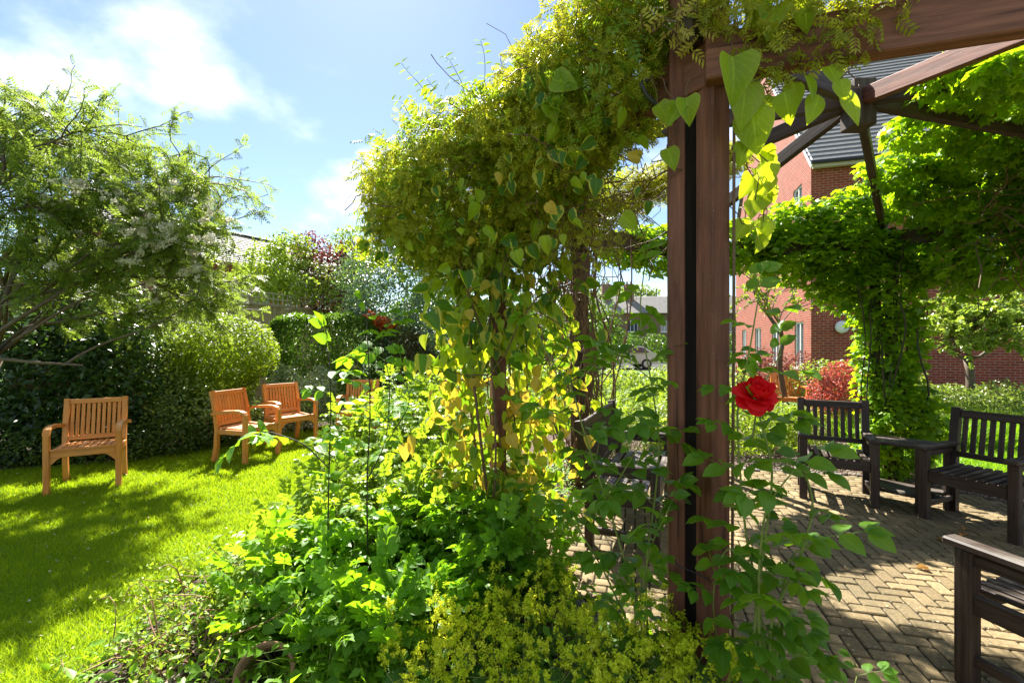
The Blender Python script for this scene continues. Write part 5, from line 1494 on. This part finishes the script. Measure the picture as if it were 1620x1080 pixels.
def arc(*pix): return [at(*p) for p in pix]
rbase = (.93, 1.62, 0)
r1 = rose_plant('rose_bush', 'leafy rose bush with one red bloom right of the near post', rbase, [
    (([.93, 1.62, 0], at(1190, 1000, 1.62), at(1210, 860, 1.62), at(1225, 740, 1.6), at(1196, 640, 1.6)), .006),
    (([.93, 1.62, 0], at(1215, 980, 1.6), at(1260, 900, 1.58), at(1290, 800, 1.6), at(1270, 735, 1.6)), .006),
    (([.93, 1.62, 0], at(1205, 960, 1.66), at(1180, 850, 1.66), at(1170, 740, 1.66), at(1165, 650, 1.7), at(1185, 560, 1.7), at(1200, 470, 1.75)), .005),
    (([.93, 1.62, 0], at(1200, 1000, 1.6), at(1200, 900, 1.55), at(1210, 800, 1.5), at(1255, 745, 1.5)), .005),
    ((at(1195, 900, 1.62), at(1150, 860, 1.7), at(1130, 920, 1.72), at(1128, 960, 1.72)), .0035),
    (([.93, 1.62, 0], at(1230, 1000, 1.6), at(1245, 880, 1.6), at(1300, 850, 1.62)), .0045),
    ((at(1190, 700, 1.66), at(1200, 620, 1.7), at(1235, 560, 1.72)), .004),
], 'lf_rose', .185, per=.072, tmin=.18)
# the red bloom: layered cupped petals
rc = at(1195, 628, 1.58)
M['petal'] = leaf_mat('red_petal', (.84, .003, .008), (.97, .03, .035), (.95, .012, .02), .38, rough=.5, spec=.2)
PET = leaf_grid(lambda v: (.46 * math.sin(math.pi * (.06 + .86 * v) ** .9) ** .6, v), 5, 5, .18, -.28)
fl = ob('flower', None, None, r1); fl.empty_display_size = .05
fl.matrix_local = r1.matrix_basis.inverted() @ Matrix.Translation(rc.tolist()) @ Matrix.Rotation(math.radians(34), 4, 'X') @ Matrix.Scale(.85, 4)
PET2 = leaf_grid(lambda v: (.50 * math.sin(math.pi * (.06 + .86 * v) ** .9) ** .55, v), 5, 5, .14, .12)
petm = [raw_mesh('petal', pt_[0], pt_[1], tint=k / 2, uv=pt_[2], smooth=True) for pt_ in (PET, PET2) for k in range(3)]
for me in petm: me.materials.append(M['petal'])
for ring, (n_, el, s, r_) in enumerate(((7, -.12, .066, .012), (8, .16, .072, .012), (8, .46, .074, .012), (7, .78, .072, .010), (6, 1.05, .066, .006), (5, 1.32, .058, .003))):
    for k in range(n_):
        a = 2 * math.pi * (k + .5 * (ring % 2)) / n_ + RNG.normal(0, .12); e = el + RNG.normal(0, .08)
        ax = np.array([math.cos(a) * math.cos(e), math.sin(a) * math.cos(e), math.sin(e)]); no = np.array([-math.cos(a) * math.sin(e), -math.sin(a) * math.sin(e), math.cos(e)])
        x, y, z = orient(ax, no); m4 = np.eye(4); s_ = s * RNG.uniform(.88, 1.12)
        m4[:3, 0] = x * s_ * 1.15; m4[:3, 1] = y * s_; m4[:3, 2] = z * s_; m4[:3, 3] = (math.cos(a) * r_, math.sin(a) * r_, -.008 + .003 * ring)
        ob('petal', petm[int(RNG.integers(0, 3)) + (3 if ring < 3 else 0)], None, fl, mtx=Matrix(m4.tolist()))
for k in range(5):
    a = k * 1.257; x, y, z = orient(np.array([math.cos(a), math.sin(a), -.5]), np.array([math.cos(a) * .4, math.sin(a) * .4, 1])); m4 = np.eye(4)
    m4[:3, 0] = x * .03; m4[:3, 1] = y * .04; m4[:3, 2] = z * .03; m4[:3, 3] = (0, 0, -.014)
    if k == 0:
        sep = raw_mesh('sepal', LEAFLET[0], LEAFLET[1], tint=.5, uv=LEAFLET[2], smooth=True); sep.materials.append(M['lf_rose'])
    ob('sepal', sep, None, fl, mtx=Matrix(m4.tolist()))

r2 = rose_plant('rose_bush', 'thin arching rose stems left of the near post in front of the long bench', (.62, 2.05, 0), [
    (([.62, 2.05, 0], at(1010, 960, 2.0), at(960, 790, 2.0), at(925, 690, 2.0), at(905, 610, 2.05), at(870, 570, 2.1), at(835, 490, 2.2)), .0055),
    (([.62, 2.05, 0], at(1020, 900, 2.0), at(1035, 800, 2.0), at(1045, 700, 1.95), at(1030, 600, 2.0), at(1010, 500, 2.05), at(1020, 420, 2.1)), .005),
    (([.62, 2.05, 0], at(965, 920, 2.05), at(925, 850, 2.05), at(885, 800, 2.1), at(850, 770, 2.2)), .005),
    ((at(1010, 960, 2.0), at(1030, 860, 1.9), at(1060, 800, 1.85)), .0035),
    ((at(960, 790, 2.0), at(990, 740, 1.95), at(1020, 690, 1.9)), .0035),
    ((at(905, 610, 2.05), at(950, 570, 2.0), at(990, 530, 1.95)), .0035),
    ((at(925, 690, 2.0), at(880, 660, 2.0), at(840, 640, 2.05)), .0035),
    ((at(1030, 600, 2.0), at(1005, 580, 2.0), at(975, 560, 2.0)), .003),
    ((at(1035, 800, 2.0), at(1000, 760, 1.95), at(965, 740, 1.95)), .003), ((at(1045, 700, 1.95), at(1020, 660, 1.95), at(990, 650, 1.95)), .003), ((at(960, 790, 2.0), at(940, 740, 2.05), at(950, 690, 2.1)), .003),
], 'lf_rose', .175, per=.085, tmin=.12, stem='stem_green')
r3 = rose_plant('rose_bush', 'two dark upright rose stems with large leaves rising from the bed by the lawn', (-.95, 2.55, 0), [
    (([-.95, 2.55, 0], at(518, 900, 2.55), at(520, 760, 2.55), at(524, 640, 2.55), at(520, 555, 2.55)), .0055),
    (([-.80, 2.60, 0], at(582, 890, 2.6), at(580, 760, 2.6), at(586, 660, 2.6), at(584, 585, 2.6), at(580, 500, 2.6)), .006),
    ((at(520, 740, 2.55), at(480, 700, 2.5), at(420, 680, 2.5), at(385, 695, 2.5)), .004),
    ((at(580, 760, 2.6), at(612, 700, 2.6), at(618, 600, 2.65), at(600, 540, 2.65), at(620, 500, 2.65)), .004),
    ((at(612, 700, 2.6), at(650, 640, 2.65), at(640, 590, 2.7)), .0035),
], 'lf_rose', .20, stem='stem_dark', per=.105, tmin=.30, tl=.65)
r4 = rose_plant('rose_bush', 'low rose foliage at the foot of the near post on the patio edge', (1.25, 1.55, 0), [
    (([1.25, 1.55, 0], [1.22, 1.5, .12], [1.30, 1.42, .22]), .004), (([1.25, 1.55, 0], [1.33, 1.55, .15], [1.42, 1.55, .2]), .004),
    (([1.25, 1.55, 0], [1.2, 1.62, .2], [1.26, 1.66, .3]), .004), (([1.25, 1.55, 0], [1.15, 1.5, .16], [1.06, 1.52, .24]), .004)], 'lf_rose', .12, per=.05, tl=.3)

# ------------------------------------------------------------------ bed between lawn and patio
def clump(label, px, py, d, rad, nst, size, mat, key, tpls, per, lean=.5, group='leafy shrubs filling the bed beside the lawn', stem='stem_green', name='bed_shrub', tl=None, rd=.0045):
    top = at(px, py, d); h = max(top[2], .16)
    st = []
    for k in range(nst):
        a = RNG.uniform(0, 6.28); q = rad * math.sqrt(RNG.random())
        b = np.array([top[0] + math.cos(a) * q * .5, d + math.sin(a) * q * .5, 0]); t = np.array([top[0] + math.cos(a) * q, d + math.sin(a) * q, h * RNG.uniform(.7, 1.05)])
        st.append(((b, b * .55 + t * .45 + RNG.normal(0, .02, 3), t), rd))
    r = rose_plant(name, label, (top[0], d, 0), st, mat, size, stem, per, 'shrub', tpls=tpls, key=key, tmin=.22, up=.35, tl=tl)
    r['group'] = group
    return r
near_spots = [(468, 880, 2.45), (540, 858, 2.55), (596, 935, 2.25), (640, 822, 2.8), (700, 806, 2.9), (765, 815, 2.8), (690, 885, 2.45), (560, 965, 2.15), (838, 835, 2.7), (485, 965, 2.2), (640, 960, 2.2), (755, 880, 2.5), (800, 800, 3.0), (440, 930, 2.4)]
wheres = ['lowest at the lawn edge beside the dry twigs', 'below the dark rose stems', 'with pale upright stems in front of the bed middle', 'below the two dark rose stems on the right side', 'in front of the ivy post, left of its foot', 'at the foot of the ivy post',
          'behind the yellow flowers, left part', 'near the bottom edge behind the thin grass', 'right of the ivy post by the red pavers', 'beside the half buried pot', 'just left of the yellow flowers', 'behind the yellow flowers, right part', 'between ivy post and rose stems', 'at the edge of the twiggy ground cover']
for (px, py, d), wv in zip(near_spots, wheres):
    clump('deep green bed shrub, ' + wv, px, py - 12, d, .26, 13, .17, 'lf_rug', 'rug', [L_RUG], .052)
mid_spots = [(560, 712, 3.8), (620, 668, 4.0), (680, 648, 4.2), (655, 725, 3.4), (722, 690, 3.7), (522, 768, 3.3), (600, 775, 3.1), (742, 745, 3.2), (690, 765, 3.05), (490, 808, 3.0), (452, 860, 2.75), (640, 620, 4.8), (700, 610, 5.0), (580, 660, 4.6)]
wheres = ['in front of the half hidden teak chair', 'left of the ivy, middle height', 'right next to the ivy leaves', 'between the dark rose stems and the ivy', 'touching the ivy at its lower left', 'at the sunny lawn side of the dark rose stems', 'behind the dark rose stems', 'at the lower left of the ivy post',
          'in the middle of the bed', 'lowest on the lawn side', 'low at the lawn corner', 'tallest at the back left of the ivy', 'tallest at the back behind the ivy', 'at the back of the bed by the lawn']
for (px, py, d), wv in zip(mid_spots, wheres):
    clump('pale lime bed shrub, ' + wv, px, py - 22, d, .36, 17, .15, 'lf_bed', 'bedrose', [L_BED], .05, group='pale shrubs in the bed beside the lawn')
for (px, py, d), wv in zip(((985, 640, 5.8), (1030, 610, 6.4), (960, 610, 6.0)), ('behind the long bench, left', 'behind the long bench, right', 'beside the tangled stems')):
    clump('bright green leafy shrub seen under the pergola, ' + wv, px, py, d, .45, 18, .13, 'lf_bed', 'bedleaf', [L_PAIR], .06, group='shrubs beyond the long bench')
# ground cover under the shrubs
n_ = 9000
P = np.stack([RNG.uniform(-2.0, .8, n_), RNG.uniform(1.6, 5.6, n_), np.zeros(n_)], 1)
P = P[~in_poly(P, PATIO) & ~in_poly(P, LAWN)]; P = P[vnoise(P, 2.2, 3.0) > -.35]
P[:, 2] = .02 + .20 * RNG.random(len(P)) ** 1.5
A, N = leaf_dirs(P, np.tile(UP, (len(P), 1)), .4, .9, .5, .0)
o = ob('ground_cover', leaf_cloud('ground_cover', [L_SMALL], P, A, N, RNG.uniform(.03, .07, len(P)), tints(P, 2.0)), M['lf_rug'], kind='stuff')
tag(o, 'low green ground cover leaves under the bed shrubs', 'ground cover')

# twiggy plant with tiny leaves at the lawn corner
def twiggy(label, px, py, rad, n, seed):
    c = gnd(px, py); root = thing('twiggy_plant', label, 'shrub', c, group='twiggy plants at the lawn corner')
    rg = np.random.default_rng(seed); g = G(); LP = []; LA = []
    for i in range(n):
        a = rg.uniform(0, 6.28); L = rad * rg.uniform(.5, 1.2); e = np.array([c[0] + math.cos(a) * L, c[1] + math.sin(a) * L, rg.uniform(.08, .34)])
        pts = wiggle(c + rg.normal(0, .03, 3) * (1, 1, 0), e, 9, .05, seed * 100 + i, sag=-.05)
        g.add(*tube(pts, np.linspace(.0045, .0018, 9), 5, False))
        for j in range(2, 9):
            for _ in range(9):
                LP.append(pts[j] + rg.normal(0, .02, 3)); LA.append(rg.normal(0, 1, 3) + (0, 0, .4))
    ob('twig', local(root, g.mesh('twig', True)), M['stem_red'], root)
    P = np.array(LP); P[:, 2] = np.maximum(P[:, 2], .015); A = unit(np.array(LA)); N = unit(UP + rg.normal(0, .5, P.shape))
    foliage(root, 'tw', [L_SMALL], P, A, N, rg.uniform(.016, .036, len(P)), tints(P, seed), M['lf_lime'])
for px, py, rad, n, lb in ((330, 1045, .38, 15, 'bare twiggy plant with tiny leaves in front left of the half buried pot'), (390, 985, .38, 18, 'twiggy plant with tiny yellow green leaves above the half buried pot'),
                           (300, 985, .34, 11, 'straggly twigs reaching onto the lawn at lower left'), (430, 930, .34, 16, 'fine leaved plant between the lawn corner and deep green shrubs'), (250, 1070, .3, 10, 'sprawling twigs at the bottom edge of the lawn')):
    twiggy(lb, px, py, rad, n, px)
# half buried pot
M['terracotta'] = plain_mat('weathered_terracotta', (.36, .20, .10), (.24, .14, .07), 25.0, rough=.8)
pc = gnd(425, 1078)
pot = thing('flower_pot', 'weathered terracotta pot lying half buried at the bottom of the bed', 'plant pot', (pc[0], pc[1], .05))
prof = [(.085, -.12), (.105, .06), (.118, .06), (.12, .10), (.108, .10), (.09, .04), (.07, -.11)]
V = []; F = []; ns = 24
for k in range(ns):
    a = 2 * math.pi * k / ns
    V += [(r * math.cos(a), r * math.sin(a), z) for r, z in prof]
np_ = len(prof)
for k in range(ns):
    for j in range(np_ - 1):
        a, b = k * np_ + j, ((k + 1) % ns) * np_ + j
        F.append((a, b, b + 1, a + 1))
pm = ob('rim', raw_mesh('pot', V, F, smooth=True), M['terracotta'], pot, rot=(math.radians(62), .15, math.radians(12)))
pm.name = 'pot_body'

# thin grass tuft near the bottom edge
def tuft(label, px, py, n, h, seed):
    c = gnd(px, py); root = thing('grass_tuft', label, 'grass tuft', c); rg = np.random.default_rng(seed)
    V = []; F = []; T = []
    for i in range(n):
        b = c + rg.normal(0, .07, 3) * (1, 1, 0); d = rg.normal(0, .45, 3) * (1, 1, 0); hh = h * rg.uniform(.6, 1.15); w = unit(np.cross(d + 1e-4, UP)) * .0032
        for k in range(5):
            t = k / 4; p = b + d * hh * t * t + UP * hh * (t - .28 * t * t)
            V += [p - w * (1 - t * .95), p + w * (1 - t * .95)]
        o0 = i * 10
        for k in range(4): F.append((o0 + 2 * k, o0 + 2 * k + 1, o0 + 2 * k + 3, o0 + 2 * k + 2))
        T += [rg.random()] * 10
    ob('blades', local(root, raw_mesh('blades', V, F, tint=np.array(T), uv=np.zeros((len(V), 2)))), M['grass_long'], root, kind='stuff')
tuft('tuft of long thin grass at the bottom edge right of the pot', 520, 1078, 90, .34, 1)
tuft('second tuft of thin grass further right near the yellow flowers', 585, 1075, 60, .30, 2)

# lady's mantle with frothy yellow green flowers
def floret_cluster(seed):
    rg = np.random.default_rng(seed); parts = []
    for i in range(5):
        cc = rg.normal(0, .30, 3) * (1, 1, .8) + (0, .85, .05)
        for k in range(16):
            d = unit(rg.normal(0, 1, 3)); p = cc + d * .12 * rg.uniform(.75, 1.1)
            parts.append(xform(flat_leaf(.45), p, rg.normal(0, 1, 3), d, .12))
        V = np.array([(0, 0, 0), (.012, 0, 0), cc, cc + (.01, 0, 0)]); parts.append((V, np.array([(0, 1, 3), (0, 3, 2)], np.int32), np.zeros((4, 2))))
    return merge(parts)
FC = [floret_cluster(k) for k in range(4)]
def mantle(label, px, py, d, ns):
    top = at(px, py, d); h = max(top[2], .12)
    root = thing('yellow_flowering_plant', label, 'flowering plant', (top[0], d, 0), group='yellow green flowers at the bottom of the bed')
    g = G(); FP = []; FA = []
    for k in range(ns):
        a = RNG.uniform(0, 6.28); q = .17 * math.sqrt(RNG.random()); b = np.array([top[0], d, 0.]) + RNG.normal(0, .03, 3) * (1, 1, 0)
        e = np.array([top[0] + math.cos(a) * q, d + math.sin(a) * q, h * RNG.uniform(.55, .95)])
        pts = wiggle(b, e, 6, .02, int(px + k)); g.add(*tube(pts, np.linspace(.003, .0016, 6), 5, False))
        FP.append(e); FA.append(unit(e - b) + RNG.normal(0, .25, 3))
        m = pts[4]; FP.append(m); FA.append(unit(RNG.normal(0, .6, 3) + UP))
    ob('stem', local(root, g.mesh('stem', True)), M['stem_green'], root)
    FP, FA = np.array(FP), unit(np.array(FA)); 
    leaf_objects(root, 'floret', FC, FP, FA, unit(RNG.normal(0, 1, FP.shape)), RNG.uniform(.07, .11, len(FP)), np.clip(RNG.normal(.5, .25, len(FP)), 0, 1), M['fl_mantle'], 'flower_spray')
    nl = 9; a = RNG.uniform(0, 6.28, nl); q = RNG.uniform(.05, .2, nl)
    LP = np.stack([top[0] + np.cos(a) * q, d + np.sin(a) * q, h * RNG.uniform(.25, .6, nl)], 1)
    leaf_objects(root, 'mantle', [L_ROUND], LP, unit(np.stack([np.cos(a), np.sin(a), 0 * a - .1], 1)), unit(np.stack([np.cos(a) * -.2, np.sin(a) * -.2 - .2, 1 + 0 * a], 1)), RNG.uniform(.05, .085, nl), RNG.random(nl), M['lf_mantle'])
ms_ = [(640, 985, 2.1), (690, 985, 2.0), (740, 960, 2.1), (790, 940, 2.2), (850, 925, 2.3), (900, 940, 2.2), (710, 1035, 1.85), (780, 1010, 1.95), (850, 990, 2.0), (920, 990, 2.0), (980, 985, 2.0), (1030, 975, 1.95), (860, 1050, 1.8), (940, 1050, 1.8), (1010, 1045, 1.8), (1070, 1000, 1.8), (655, 1055, 1.8), (1130, 1030, 1.7), (770, 1065, 1.78), (1060, 1060, 1.72)]
mw = ['leftmost, below the deep green shrubs', 'second from the left', 'left, in the upper row', 'upper row before the bare soil', 'topmost of all, beside the red pavers', 'upper row on the right by the pavers', 'low left, near the bottom edge', 'centre left of the patch', 'exact middle of the patch', 'right of the middle', 'right part, before the rose stems', 'right part beside the near post', 'lower middle', 'lower middle right', 'lower right before the post',
      'touching the near post foot', 'bottom left corner of the patch', 'rightmost, right of the near post', 'bottom edge, left of centre', 'bottom edge before the post foot']
for (px, py, d), w_ in zip(ms_, mw):
    mantle('frothy yellow green flowering plant, ' + w_, px, py - 8, d, 7)
